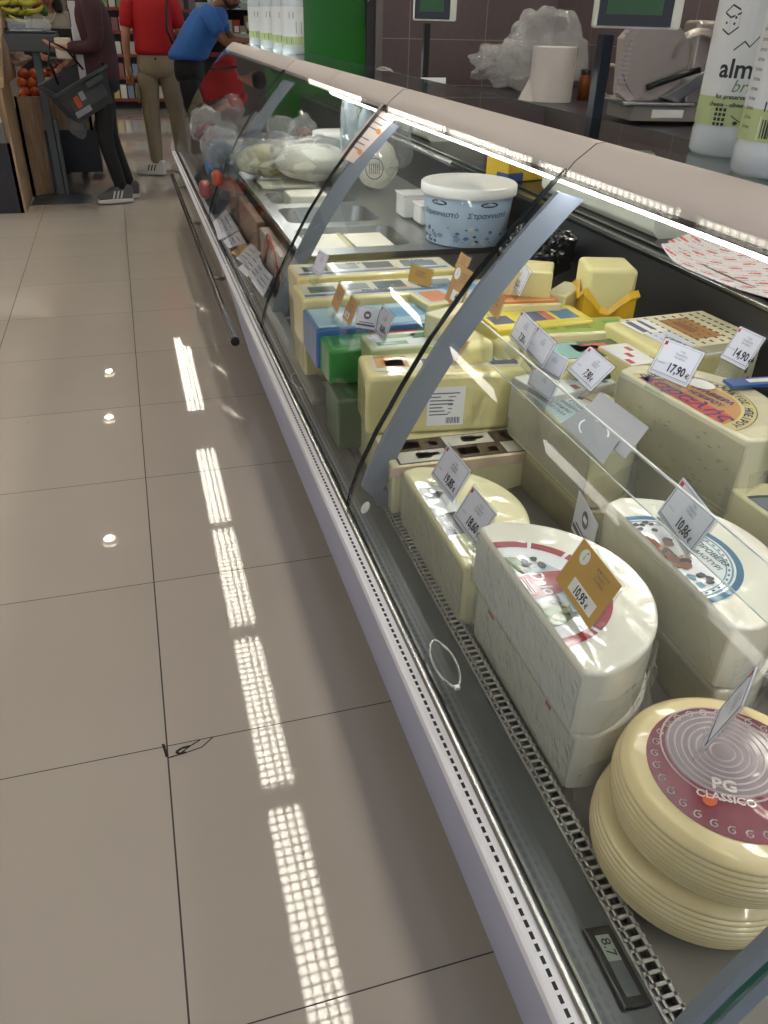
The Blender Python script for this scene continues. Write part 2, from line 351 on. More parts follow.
# ================================================================ DISPLAY COUNTER
PROF = [(.330,.505),(.337,.54),(.352,.584),(.388,.664),(.436,.753),(.49,.846),(.561,.947),(.629,1.031),(.70,1.108),(.722,1.128)]
def offs(prof, d):
    out = []
    for i, p in enumerate(prof):
        a = prof[max(0,i-1)]; b = prof[min(len(prof)-1,i+1)]; v = Vector((b[0]-a[0], b[1]-a[1])).normalized()
        out.append((p[0]+v.y*d, p[1]-v.x*d))
    return out
def counter(y0, y1, label, front, seams, brackets, nick):
    t = thing('display_counter', label, 'display counter', (.75, y0, 0))
    def bld(mb, name, m, **k):
        o = mb.build(name, m, t, **k); o.location = (-.75, -y0, 0); return o
    bld(MB().box(.47, 1.45, y0+.01, y1-.01, 0, .135), 'plinth', [mat('plinth_dark','#4b4b4a',.5)])
    bld(MB().along([(.378,.126),(.300,.482),(.302,.49),(.318,.49),(.40,.126)], y0, y1), 'front_panel', [front], bev=.003)
    bld(MB().along([(.42,.13),(.42,.44),(1.22,.56),(1.46,.56),(1.46,.13)], y0+.005, y1-.005), 'lower_body', [mat('body_grey','#8d8f90',.5)])
    m = MB().along([(.2965,.482),(.2965,.4965),(.3005,.4985),(.3195,.4985),(.3195,.482)], y0, y1)
    m.mi(1); y = y0+.01
    while y < y1-.02:
        m.box(.3075, .3118, y, y+.0088, .4980, .4988); y += .0137
    bld(m, 'perforated_trim', [mat('white_trim','#e8e8ee',.35), black])
    bld(MB().along([(.3195,.482),(.3195,.501),(.322,.504),(.325,.4985),(.329,.4985),(.332,.507),(.336,.506),(.339,.496),(.341,.495),(.341,.482)], y0, y1), 'glass_channel', [chrome], smooth=False)
    bld(MB().along([(.340,.44),(.340,.4955),(.372,.492),(.404,.486),(.410,.480),(.410,.44)], y0, y1), 'inner_ledge', [ledge_m])
    # lattice air grille
    g = MB(); g.mi(0)
    for x, w in ((.4115,.002),(.4195,.0014),(.4365,.002)): g.box(x-w, x+w, y0, y1, .4765, .479)
    y = y0+.006
    while y < y1:
        g.box(.4115, .4365, y-.0021, y+.0018, .4765, .479); g.box(.4365, .4400, y-.0017, y+.0017, .4765, .479); y += .0128
    g.mi(1).box(.410, .442, y0, y1, .43, .435).box(.409,.4105,y0,y1,.43,.478)  # black sheet under the bars paints in the dark of the openings
    bld(g, 'air_grille', [mat('grille_grey','#aeaca8',.4,.2), mat('grille_void','#060606',.9)])
    bld(MB().along([(.4405,.455),(.4405,.468),(1.24,.60),(1.24,.587)], y0, y1), 'display_deck', [mat('grey_deck','#6e6b66',.4,.3,var=.12,vscale=5)])
    bld(MB().along([(1.24,.59),(1.205,.62),(1.235,.838),(1.26,.838),(1.26,.59)], y0, y1).box(1.19,1.235,y0,y1,.60,.625), 'back_panel', [mat('black_back_panel','#26272a',.35,var=.1,vscale=90)])
    bld(MB().box(1.235, 1.66, y0, y1, .838, .858), 'worktop', [mat('black_worktop','#17181a',.25)])
    bld(MB().tube([(1.236,y0,.848),(1.236,y1,.848)], .011, 12).tube([(1.262,y0,.862),(1.262,y1,.862)], .004, 8), 'worktop_edge', [chrome], smooth=True)
    bld(MB().box(1.46, 1.64, y0, y1, .1, .838), 'rear_body', [steel_d])
    # top rail, lamp strip, glass shelf
    bld(MB().along([(.724,1.114),(.728,1.126),(.738,1.138),(.775,1.166),(.795,1.168),(.802,1.160),(.795,1.132),(.76,1.118)], y0, y1), 'top_rail', [rail_m], bev=.003)
    bld(MB().along([(.722,1.108),(.722,1.1155),(.79,1.1195),(.79,1.112)], y0, y1), 'rail_seal', [mat('dark_seal','#3a3028',.5)])
    if seams:
        for q in seams: bld(MB().along([(.7235,1.114),(.7275,1.1265),(.7375,1.1385),(.7745,1.1665),(.795,1.1685),(.78,1.15),(.74,1.12)], q-.0012, q+.0012), 'rail_joint', [black])
    if y0 < 0: bld(MB().along([(.735,1.098),(.732,1.106),(.762,1.108),(.765,1.098),(.75,1.094)], y0+.02, y1-.02), 'lamp_strip', [lamp_strip()])
    else: bld(MB().along([(.800,1.122),(.800,1.130),(.83,1.130),(.83,1.122)], y0+.02, y1-.02), 'lamp_strip', [lamp_strip()])
    bld(MB().box(.80, 1.0, y0, y1, 1.156, 1.163), 'glass_shelf', [clear('shelf_glass', (.48,.52,.51,1), ior=1.6)])
    bld(MB().box(1.0, 1.003, y0, y1, 1.156, 1.163), 'shelf_edge', [teal_edge])
    ys_ = [y0]+[q for q in seams if y0 < q < y1]+[y1]
    for a, b in zip(ys_, ys_[1:]):
        o = offs(PROF, -.0); i_ = offs(PROF, .005)
        bld(MB().along(o+i_[::-1], a+.002, b-.002), 'front_glass', [glass_m], smooth=False)
    for q in seams:
        if y0 <= q <= y1:
            bld(MB().along(offs(PROF, -.001)+offs(PROF, .007)[::-1], q-.0022, q+.0022), 'glass_edge_strip', [glass_edge if q > 1 else teal_edge])
    for q in brackets:
        o = offs(PROF, .030); i_ = offs(PROF, .076 if q > 1 else .10); 
        o = [(x,z) for x,z in o if .50 < z < 1.104]; i_ = [(x,z) for x,z in i_ if z < 1.104]
        bld(MB().along(o+i_[::-1], q-.006, q+.006), 'glass_bracket', [bracket_m], bev=.0015)
        bld(MB().box(.395,.45,q-.012,q+.012,.44,.52), 'bracket_foot', [bracket_m])
    return t
def lamp_strip():
    if 'lamp_strip' in MC: return MC['lamp_strip']
    m = bpy.data.materials.new('lamp_strip'); m.use_nodes = True; N = m.node_tree.nodes; L = m.node_tree.links; b = N['Principled BSDF']
    b.inputs['Base Color'].default_value = (.9,.9,.9,1); b.inputs['Emission Color'].default_value = (1,.985,.95,1)
    tc = N.new('ShaderNodeTexCoord'); w = N.new('ShaderNodeTexWave'); w.bands_direction = 'Y'; w.inputs['Scale'].default_value = 5.2; w.inputs['Distortion'].default_value = .6
    L.new(tc.outputs['Object'], w.inputs['Vector'])
    r = N.new('ShaderNodeMapRange'); r.inputs[3].default_value = 5; r.inputs[4].default_value = 12.5; L.new(w.outputs['Fac'], r.inputs[0]); L.new(r.outputs[0], b.inputs['Emission Strength'])
    MC['lamp_strip'] = m; return m
YJ = 3.18
near = counter(-1.4, YJ, 'near refrigerated cheese counter with lavender grey front panel and curved glass', fascia_m, [.236, 1.318, 2.42], [.262, 1.335, 2.44], 'n')
far = counter(YJ+.004, 6.25, 'far refrigerated counter section with shiny steel front behind the bumper tube', mat('polished_front','#8f8c86',.12,.9), [4.02], [4.04], 'f')
# side sheet closing the far end
o = MB().along(PROF+[(.76,1.11),(1.2,1.10),(1.2,.6),(.44,.48)], 6.244, 6.250).build('end_glass', [glass_m], far); o.location = (-.75, -(YJ+.004), 0)
t = thing('bumper_tube', 'polished steel bumper tube with black end cap running along far counter', 'bumper tube', (.268, 2.64, .38))
MB().tube([(0,0,0),(0,3.36,0)], .0125, 16, cap=False).build('tube', [chrome], t, smooth=True)
MB().lathe([(.0001,0),(.015,0),(.0155,.004),(.0155,.012),(.013,.014)], 20).build('end_cap', [black], t).rotation_euler = (-PI/2,0,0)
for q in (.9, 2.0, 3.1): MB().tube([(0,q,0),(.02,q,-.03),(.07,q,-.04)], .008, 8).build('mount', [steel], t, smooth=True)
# finger rings on the glass
def ring(x, y, z, label, rx=.014, ry=.052, tilt=.1):
    t = thing('glass_handle', label, 'handle', (x, y, z), 0, 'oval pull handles on the front glass')
    pts = [(rx*math.cos(a)*(.6+.4*abs(math.cos(a))), ry*math.sin(a), rx*math.cos(a)*tilt) for a in [2*PI*i/36 for i in range(36)]]
    MB().tube(pts, .0024, 8, closed=True).build('ring', [chrome], t, smooth=True)
    MB().box(-.004,.004,-ry-.004,-ry+.004,-.003,.002).build('catch', [steel], t, bev=.001)
ring(.356, .815, .520, 'oval metal pull handle beside the half wheel with red label', rx=.017)
ring(.350, 1.93, .520, 'oval metal pull handle in front of green cheese packets')
ring(.350, 2.76, .520, 'oval metal pull handle by the spread-out white cards')
# thermometer
t = thing('thermometer', 'small grey digital thermometer set in the near counter ledge, reading 8.7', 'thermometer', (.385, .358, .4915))
M_ = Matrix.Rotation(math.radians(-14), 4, 'Y'); t.rotation_euler = (0, math.radians(15), 0)
MB().box(-.0185,.0185,-.044,.044,-.003,.0025).build('case', [mat('thermo_case','#14181b',.3)], t, bev=.003)
MB().box(-.009,.009,-.033,.033,.002,.0028).mi(1).box(-.009,.009,.004,.033,.0027,.003).build('display', [mat('thermo_grey','#596062',.3), mat('lcd','#8f9c92',.3)], t)
q = MB(); text(q, '8.7', .017, (-.005,.019,.0033), (0,-1,0), (1,0,0), bold=.01); q.build('lettering', [ink], t)
# round clear sucker at the bracket foot
t = thing('suction_pad', 'small round clear pad at the foot of the near bracket', 'pad', tuple(P(366,508,Z=.52)))
MB().lathe([(.0001,0),(.012,0),(.013,.002),(.009,.005),(.0001,.006)], 20).build('pad', [clear('pad_clear',white=.5)], t).rotation_euler=(0,-.9,0)
# pink price sticker wrapped on the second bracket
t = thing('notice_label', 'pinkish paper notice stuck on the middle glass bracket', 'notice')
a, b, c, d = P(382,103,Y=2.425), P(401,113,Y=2.425), P(353,163,Y=2.425), P(339,156,Y=2.425)
t.location = d; s = MB(); z = Vector((0,-.002,0))
s.quad(a-d, b-d, c-d, Vector((0,0,0))).quad(a-d+z, b-d+z, c-d+z, z)
s.mi(1)
for i in range(9):
    f0 = .1+i*.095
    if i in (0,4,8): continue
    p0 = a.lerp(d, f0); p1 = b.lerp(c, f0); e = (c-b)*.02
    u0 = p0.lerp(p1, .15); u1 = p0.lerp(p1, .75); s.quad(u0-d+z*1.3, u1-d+z*1.3, u1+e-d+z*1.3, u0+e-d+z*1.3)
s.mi(2)
for f0 in (.4,.8):
    p0 = a.lerp(d, f0).lerp(b.lerp(c, f0), .8)-d+z*1.5; s.add([p0+Vector((.008*math.cos(k),0,.008*math.sin(k))) for k in [i*PI/6 for i in range(12)]], [tuple(range(12))])
s.build('sheet', [mat('pink_paper','#e3cfc6',.5), inkg, mat('orange_mark','#d98a4a',.5)], t)
# ================================================================ CHEESES
ch_white = mat('white_cheese', '#dedbcd', .45, coat=1.0, bump=.8, bscale=17, var=.05, vscale=9, sss=.12, crough=.06, bdist=.003)
ch_pale = mat('pale_yellow_cheese', '#dcd6ab', .45, coat=1.0, bump=.8, bscale=17, var=.05, vscale=12, crough=.06, bdist=.003)
ch_yel = mat('yellow_cheese', '#dcd193', .5, coat=1.0, bump=.8, bscale=17, var=.04, vscale=9, crough=.06, bdist=.003)
ch_cream = mat('cream_rind', '#d6c596', .4, coat=1.0, bump=.8, bscale=17, var=.06, vscale=14, crough=.06, bdist=.003)
ch_beige = mat('beige_cut_cheese', '#b9ae86', .5, coat=1.0, bump=.8, bscale=17, var=.07, vscale=14, crough=.06, bdist=.003)
lab_w = mat('label_white', '#dfe2e4', .35, coat=1.0, bump=.8, bscale=17, bdist=.003, crough=.06)
def colm(h, n=None):
    c = lin(h); k = .82 if max(c[:3])-min(c[:3]) > .08 else .85
    h_ = tuple(x*k for x in c[:3])+(1,)
    return mat(n or 'print_'+h.strip('#'), h_, .35, coat=.6, bump=.5, bscale=17, bdist=.003, crough=.08)
def arcpts(R, r0, n, a0=-PI/2, a1=PI/2): return [(r0+R*math.cos(a0+(a1-a0)*i/n), R*math.sin(a0+(a1-a0)*i/n)) for i in range(n+1)]
def half_outline(R, rc=.012):
    pts = arcpts(R, 0, 40)
    return [(-.0, -R+rc)]+[(x+.001, y) for x, y in pts[2:-2]]+[(-.0, R-rc)]
def half_wheel(label, x, y, z0, z1, R, m, rz=0, cut=None, group=None, bev=.0065, name='half_cheese_wheel', squash=1):
    t = thing(name, label, 'cheese', (x, y, z0), rz, group)
    o = [(px*squash, py) for px, py in half_outline(R)]
    MB().prism(o, 0, z1-z0).build('cheese', [m], t, bev=bev, seg=4, ang=25)
    if cut: MB().box(-.0018, -.0006, -R+.014, R-.014, .010, z1-z0-.012).build('cut_face', [cut], t, bev=.0005)  # cut side in a darker tone, its shade put into the colour
    # loose gathered film at the foot
    f = MB(); n = 26
    vs = []
    for i in range(n+1):
        a = -PI/2+PI*i/n
        for j in range(4):
            r = R+.004+random.uniform(.004,.016)*(j == 0)+random.uniform(0,.004)+.003*math.sin(i*2.3+j); vs.append((r*math.cos(a)*squash+.001, r*math.sin(a), (z1-z0)*(.02+.2*j)))
    f.add(vs, [(i*4+j, (i+1)*4+j, (i+1)*4+j+1, i*4+j+1) for i in range(n) for j in range(3)])
    # film stretched over the cut side, with vertical creases
    hh = z1-z0; n = 40; b0 = len(f.v); vs = []
    for i in range(n+1):
        yy = -R+.006+(2*R-.012)*i/n
        for j in range(6): vs.append((-.0030-.0012*abs(math.sin(i*1.7+j*.8+x*40))*random.random(), yy+.002*random.random(), .004+(hh-.008)*j/5))
    f.add(vs, [(i*6+j, (i+1)*6+j, (i+1)*6+j+1, i*6+j+1) for i in range(n) for j in range(5)])
    f.build('cling_film', [film], t, smooth=True)
    return t
def half_ring(mb, k, r0, r1, z, c=(0,0), a0=-PI/2, a1=PI/2, n=28, cut=.003):
    mb.mi(k); vs = []
    for i in range(n+1):
        a = a0+(a1-a0)*i/n
        for r in (r0, r1): vs.append((max(cut, c[0]+r*math.cos(a)), c[1]+r*math.sin(a), z))
    mb.add(vs, [(2*i, 2*i+1, 2*i+3, 2*i+2) for i in range(n)])
def blob(mb, k, cx, cy, r, z, n=9, sx=1):
    mb.mi(k); mb.add([(cx+r*sx*random.uniform(.7,1.2)*math.cos(2*PI*i/n), cy+r*random.uniform(.7,1.2)*math.sin(2*PI*i/n), z) for i in range(n)], [tuple(range(n))])

# --- half wheel with the red ringed label, upper of two
H = .108
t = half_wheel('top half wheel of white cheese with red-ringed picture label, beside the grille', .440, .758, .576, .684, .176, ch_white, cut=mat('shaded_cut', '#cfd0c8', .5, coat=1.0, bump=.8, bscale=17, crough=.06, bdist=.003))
l = MB(); z = H+.0008; Rl = .119
half_ring(l, 0, 0, Rl, z); half_ring(l, 1, Rl-.016, Rl-.001, z+.0004)
l.mi(0)
for a in (-1.1,-.35,.35,.55,1.05): half_ring(l, 0, Rl-.017, Rl, z+.0007, a0=a, a1=a+.05, n=3)
l.mi(3)  # sky, meadow, red band
l.prism([(.004,.035),(.03,.045),(.055,.05),(.068,.03),(.075,-.03),(.06,-.055),(.004,-.06)], z+.0004, z+.0006)
l.mi(1).prism([(.004,.03),(.035,.033),(.070,.028),(.072,-.005),(.045,-.018),(.004,-.022)], z+.0006, z+.0009)
l.mi(2).prism([(.004,.078),(.02,.074),(.028,.05),(.03,.036),(.004,.033)], z+.0006, z+.0009)
l.mi(2).prism([(.004,-.03),(.03,-.032),(.045,-.045),(.04,-.068),(.02,-.078),(.004,-.080)], z+.0006, z+.0009)
for i in range(7): blob(l, 4, .035+random.uniform(-.012,.014), .055+random.uniform(-.014,.012), .006, z+.001+i*1e-4)
for i in range(7): blob(l, 4 if i%2 else 5, .025+random.uniform(-.012,.02), -.048+random.uniform(-.02,.02), .006, z+.001+i*1e-4)
lb = l.build('label', [lab_w, colm('#a01c2c'), colm('#6f8048'), colm('#b9c7cf'), colm('#33383a'), colm('#c9c7a2')], t)
q = MB(); text(q, 'Dalo', .027, (.022,.008,z+.0013), (.05,-1,0), (1,.05,0), bold=.02, shear=.2)
for i in range(3): q.box(.012-.004*i, .0135-.004*i, -.012, .022, z+.0011, z+.0013)
q.build('lettering', [lab_w], lb)
s = MB().box(-.0001,.0, -.15,-.125, .0,.0)
g = MB(); a = -PI/2+.16
pts = [(.1712*math.cos(a_), .1712*math.sin(a_)) for a_ in (a, a+.06, a+.12, a+.18)]
for (x0,y0),(x1,y1) in zip(pts, pts[1:]): g.quad((x0,y0,.012),(x1,y1,.012),(x1,y1,.095),(x0,y0,.095))
g.mi(1)
(x0,y0),(x1,y1) = pts[0], pts[1]; g.quad((x0*1.004,y0*1.004,.05),(x1*1.004,y1*1.004,.05),(x1*1.004,y1*1.004,.06),(x0*1.004,y0*1.004,.06)); g.quad((x0*1.004,y0*1.004,.018),(x1*1.004,y1*1.004,.018),(x1*1.004,y1*1.004,.03),(x0*1.004,y0*1.004,.03)); g.quad((x0*1.004,y0*1.004,.078),(x1*1.004,y1*1.004,.078),(x1*1.004,y1*1.004,.086),(x0*1.004,y0*1.004,.086))
g.build('side_sticker', [paper, inkg], t)
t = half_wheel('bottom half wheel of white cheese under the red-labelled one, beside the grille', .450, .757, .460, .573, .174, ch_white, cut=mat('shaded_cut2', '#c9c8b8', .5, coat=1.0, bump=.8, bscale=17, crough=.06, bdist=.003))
e = MB().box(-.0028,-.002,-.10,-.085,.094,.1).box(-.0028,-.002,.095,.115,.094,.1); e.build('red_label_edge', [colm('#b4323f')], t)

# --- blue ringed half wheel with 10,86 card, upper of two
cut_g = mat('shaded_cut_grey', '#cfcbb2', .5, coat=1.0, bump=.8, bscale=17, crough=.06, bdist=.003)
t = half_wheel('half wheel of white cheese with blue-ringed shepherd label behind the red-labelled wheel', .655, .760, .592, .700, .168, ch_white, cut=cut_g)
l = MB(); z = .1088; R_ = .108
half_ring(l, 0, 0, R_, z); half_ring(l, 1, R_-.010, R_, z+.0003); half_ring(l, 2, R_-.016, R_-.013, z+.0003); half_ring(l, 2, R_-.024, R_-.022, z+.0003)
for i in range(22): half_ring(l, 1, R_-.021, R_-.018, z+.0004, a0=-1.5+i*.14, a1=-1.5+i*.14+.06, n=1)
l.mi(4).prism([(.004,.055),(.012,.05),(.014,.02),(.022,-.01),(.016,-.03),(.004,-.03)], z+.0004, z+.0006)
for i in range(8): blob(l, (3,4,5)[i%3], .012+random.uniform(-.005,.018), .035-i*.009, .009, z+.0007+i*1e-4)
for i in range(8): blob(l, (2,3)[i%2], .022+random.uniform(-.014,.014), -.045-random.uniform(0,.03), .006, z+.0007+i*1e-4)
for i in range(6): blob(l, 3, .012+random.uniform(-.005,.02), .075+random.uniform(-.014,.012), .005, z+.0007+i*1e-4)
lb = l.build('label', [lab_w, colm('#2f6f92'), colm('#6d9aad'), colm('#343b4a'), colm('#8d5a44'), colm('#c99a78')], t)
q = MB(); text(q, 'ΠΡΟΒΕΙΟ', .014, (.068,-.012,z+.0009), (.1,-1,0), (1,.1,0), bold=.02); text(q, 'ΚΕΦΑΛΟΤΥΡΙ', .012, (.052,-.01,z+.0009), (.1,-1,0), (1,.1,0), bold=.02)
q.build('lettering', [colm('#34515c')], lb)
half_wheel('lower half wheel of white cheese supporting the blue-ringed one', .662, .757, .492, .588, .166, ch_white, cut=cut_g)

# --- tall pair behind the white card stack (pale wrapped, black Greek print)
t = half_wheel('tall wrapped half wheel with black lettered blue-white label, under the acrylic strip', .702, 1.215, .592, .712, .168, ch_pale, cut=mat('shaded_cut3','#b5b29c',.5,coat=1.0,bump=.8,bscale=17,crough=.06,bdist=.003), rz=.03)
l = MB(); z = .1208
half_ring(l, 0, 0, .112, z); half_ring(l, 1, .108, .112, z+.0003); half_ring(l, 2, .0, .07, z+.0003)
for i in range(9): half_ring(l, 3, .098, .106, z+.0005, a0=1.5-i*.33, a1=1.5-i*.33-.12, n=2)
lb = l.build('label', [lab_w, colm('#c03440'), colm('#b9cfd8'), colm('#3a4660')], t)
q = MB()
for i, s_ in enumerate(('ΠΡΟΒΕΙΟ ΓΑΛΑ','ΑΓΕΛΑΔΙΝΟ','ΓΡΑΒΙΕΡΑ','ΕΛΛΑΔΑ')): text(q, s_, .013, (.014+.017*i, .03-.005*i, z+.0008), (.1,-1,0), (1,.1,0), bold=.02)
q.build('lettering', [colm('#20242c')], lb)
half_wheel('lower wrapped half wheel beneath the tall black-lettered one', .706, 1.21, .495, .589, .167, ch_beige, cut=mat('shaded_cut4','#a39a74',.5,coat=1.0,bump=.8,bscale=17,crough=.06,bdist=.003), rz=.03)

# --- half wheel with black and white label (19,85 / 18,60)
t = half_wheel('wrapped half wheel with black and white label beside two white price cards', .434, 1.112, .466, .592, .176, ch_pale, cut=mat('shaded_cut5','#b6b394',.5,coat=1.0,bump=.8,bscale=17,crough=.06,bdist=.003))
l = MB(); z = .1268
l.mi(0).prism([(.004,.10),(.045,.085),(.062,.02),(.05,-.06),(.004,-.09)], z, z+.0003)
l.mi(1).prism([(.006,.09),(.03,.085),(.045,.045),(.006,.045)], z+.0003, z+.0006)
for i in range(14): blob(l, i%2, .022+random.uniform(-.014,.018), .065+random.uniform(-.018,.018), .006, z+.0008+i*1e-4)
l.mi(1).prism([(.006,-.01),(.045,-.005),(.04,-.075),(.006,-.075)], z+.0003, z+.0006)
lb = l.build('label', [lab_w, mat('label_dark','#3d3f3a',.4,coat=.5)], t)
q = MB(); text(q, 'Το', .026, (.012,.024,z+.0012), (0,-1,0), (1,0,0), 'LEFT', bold=.03); text(q, 'ΓΡΑΒΙΕΡΑ', .013, (.012,-.01,z+.0012), (0,-1,0), (1,0,0), 'LEFT', bold=.03)
q.build('lettering', [lab_w], lb)

# --- big graviera with red, yellow, blue label (17,90)
t = half_wheel('large half wheel of graviera with red, orange and blue ringed Greek label', .868, 1.068, .640, .784, .172, mat('graviera', '#d5cfae', .45, coat=1.0, bump=.8, bscale=17, var=.05, crough=.06, bdist=.003), cut=mat('graviera_cut','#b3ad8c',.5,coat=1.0,bump=.8,bscale=17,var=.12,vscale=40,crough=.06,bdist=.003), rz=.14)
h = MB()
for i in range(34):
    yy = random.uniform(-.15,.15); zz = random.uniform(.012,.12); w_ = random.uniform(.003,.007)
    h.add([(-.0022, yy+w_*math.cos(k*PI/3), zz+.0012*math.sin(k*PI/3)) for k in range(6)], [tuple(range(6))])
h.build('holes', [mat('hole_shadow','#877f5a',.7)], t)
l = MB(); z = .1448; R_ = .130
half_ring(l, 0, 0, R_, z); half_ring(l, 3, R_-.003, R_-.0015, z+.0003); half_ring(l, 1, 0, R_-.028, z+.0003)
l.mi(2).prism([(.003,.112),(.030,.106),(.038,-.085),(.003,-.098)], z+.0003, z+.0006)
lb = l.build('label', [colm('#e3d98c'), colm('#d39a55'), colm('#d9503f'), colm('#2e2f7a')], t)
q = MB(); text(q, 'Καραλής', .042, (.008,.008,z+.0012), (.02,-1,0), (1,.0,0), bold=.012, sx=1.15, shear=.15); text(q, 'ΓΡΑΒΙΕΡΑ', .019, (.068,-.005,z+.0012), (.08,-1,0), (1,.08,0), bold=.03); text(q, 'ΗΠΕΙΡΟΥ', .017, (.046,-.010,z+.0012), (.08,-1,0), (1,.08,0), bold=.03)
S_ = 'ΠΡΟΒΕΙΟΥ ΓΑΛΑΚΤΟΣ ΗΠΕΙΡΟΥ'
for i, c_ in enumerate(S_):
    a = PI/2-.15-(PI-.3)*i/(len(S_)-1); text(q, c_, .018, ((R_-.022)*math.cos(a), (R_-.022)*math.sin(a), z+.0012), (math.sin(a),-math.cos(a),0), (math.cos(a),math.sin(a),0), bold=.03)
q.build('blue_lettering', [colm('#2e2f7a')], lb)
half_wheel('lower half wheel of graviera beneath the red and orange labelled one', .875, 1.06, .532, .637, .170, ch_beige, rz=.14)
# round price sticker lying on it
o = MB().lathe([(.0001,0),(.02,0),(.02,.0006),(.0001,.0006)], 24, sy=1.4).build('paper_disc', [paper]); o.location = P(700,384,Z=.786); o.rotation_euler = (0,0,.4)
tag(o, 'small white oval paper lying on the red and orange graviera label', 'paper')
# folded blue packet on top
t = thing('blue_packet', 'folded shiny blue and white packet lying on the graviera by the frame edge', 'packet', P(752,384,Z=.79), -.1)
MB().box(-.05,.07,-.016,.016,0,.006).mi(1).box(-.01,.05,-.006,.008,.006,.0068).build('wrapper', [colm('#2b62a5'), lab_w], t, bev=.002)

# --- wheel piece at the right edge with dark label
t = half_wheel('half wheel with dark grey label at the right edge, below the graviera', .895, .762, .590, .694, .165, ch_pale, rz=.05)
l = MB(); half_ring(l, 0, 0, .12, .1048); half_ring(l, 1, .0, .112, .1051)
for i in range(40): blob(l, 0, random.uniform(.01,.09), random.uniform(-.07,.07), .005, .1054+i*2e-5, sx=1.8)
l.build('label', [colm('#3b4147'), colm('#7d868e')], t)
half_wheel('lower half wheel under the dark grey labelled one', .90, .762, .54, .588, .165, ch_beige, rz=.05)

# --- pecorino style ribbed wheels
def ribbed(label, x, y, z0, R, Ht, rz=0, lab=True, group=None):
    t = thing('ribbed_cheese_wheel', label, 'cheese', (x, y, z0), rz, group)
    pr = [(.0001, 0), (R*.80, 0), (R*.90, .004)]; n = 9
    for i in range(n):
        za = .008+(Ht-.016)*i/n; zb = .008+(Ht-.016)*(i+1)/n; s = math.sin(PI*(i+.5)/n); rr = R*(.95+.05*s)
        pr += [(rr-.0022, za+.0004), (rr, (za*2+zb)/3), (rr, (za+2*zb)/3), (rr-.0022, zb-.0004)]
    pr += [(R*.90, Ht-.003), (R*.84, Ht), (R*.0001, Ht)]
    MB().lathe(pr, 72).build('cheese', [ch_cream], t, smooth=True)
    if lab:
        l = MB(); z = Ht+.0008; Rl = R*.74
        l.mi(0).lathe([(.0001,z),(Rl,z)], 56)
        for i in range(30):
            a = 2*PI*i/30; c = ((Rl-.010)*math.cos(a), (Rl-.010)*math.sin(a))
            l.mi(1).tube([(c[0]+.006*math.cos(k)*(1-k/9), c[1]+.006*math.sin(k)*(1-k/9), z+.0006) for k in [j*.9 for j in range(9)]], .0009, 4)
        l.mi(2).lathe([(.0001,z+.0003),(R*.50,z+.0003)], 48, (.016,.02,0))
        for k in range(8): r = R*(.54-.062*k); l.mi(1).tube([(r*math.cos(a)+.016, r*math.sin(a)+.02, z+.0005) for a in [2*PI*i/40 for i in range(40)]], .0012, 4, closed=True)  # whitish rings put the film's reflections into the label print
        l.mi(3); l.prism([(.03*R/.125*math.cos(2*PI*i/12)*.3-.058, -.0+.025*R/.125*.3*math.sin(2*PI*i/12)) for i in range(12)], z+.0004, z+.0009)
        lb = l.build('label', [colm('#7d1f38'), colm('#d8ccca'), colm('#8a7a82'), colm('#d9602f')], t)
        q = MB(); text(q, 'PG', .022, (-.035,-.006,z+.0014), (.5,-.86,0), (.86,.5,0), bold=.03); text(q, 'CLASSICO', .014, (-.048,-.014,z+.0014), (.5,-.86,0), (.86,.5,0), bold=.02)
        q.build('lettering', [colm('#e8dcd8')], lb)
    return t
ribbed('ribbed cream cheese wheel with ornate crimson label, upper one in the corner', .566, .458, .550, .129, .078, .5)
ribbed('ribbed cream cheese wheel lying beneath the crimson-labelled one', .556, .462, .472, .130, .077, .2, lab=False)
ribbed('ribbed cream cheese wheel half cut off at the right frame edge', .90, .545, .535, .11, .085, lab=False)

# ---------------------------------------------------------------- loaves and packets
def loaf(name, label, FL, FR, z1, z0, depth, m, bev=.006, cat='cheese', W=None, yaw=None, group=None):
    A = P(*FL, Z=z1); B = P(*FR, Z=z1); w = B-A; w.z = 0
    if W is None: W = w.length
    a = math.atan2(w.y, w.x) if yaw is None else yaw
    t = thing(name, label, cat, (A.x, A.y, z0), a, group)
    MB().box(0, W, 0, depth, 0, z1-z0).build('block', [m], t, bev=bev, seg=4)
    t['W'] = W; t['H'] = z1-z0
    return t, W, z1-z0
def patch(t, x0, x1, y0, y1, z, m, name='label', extra=None):
    mb = MB().box(x0, x1, y0, y1, z, z+.0006)
    ms = [m]
    if extra:
        for i, (a, b, c, d, mm) in enumerate(extra): mb.mi(i+1).box(a, b, c, d, z+.0006, z+.001); ms.append(mm)
    return mb.build(name, ms, t)
# lower loaf with picture labels
t, W, Hh = loaf('cheese_loaf', 'pale boxy loaf with small food picture labels, under the large yellow loaf', (393,468), (512,459), .588, .478, .30, ch_pale, yaw=-.02, W=.36)
ex = []
for i in range(2):
    for j in range(3):
        x0 = .02+j*.115; y0 = .012+i*.05; k = (i+j)%2
        ex.append((x0, x0+.105, y0, y0+.045, colm('#5a4030') if k else colm('#d9d6cb')))
        if k: ex += [(x0+.015, x0+.06, y0+.008, y0+.038, colm('#b98d55')), (x0+.03, x0+.05, y0+.012, y0+.03, colm('#e0c48a')), (x0+.08, x0+.1, y0+.01, y0+.03, colm('#c9c4b8'))]
        else: ex += [(x0+.04, x0+.07, y0+.012, y0+.036, colm('#6f8f7c')), (x0+.05, x0+.09, y0+.02, y0+.032, colm('#b3343c'))]
patch(t, .015, W-.01, .008, .11, Hh, colm('#3a332c'), 'picture_labels', ex)
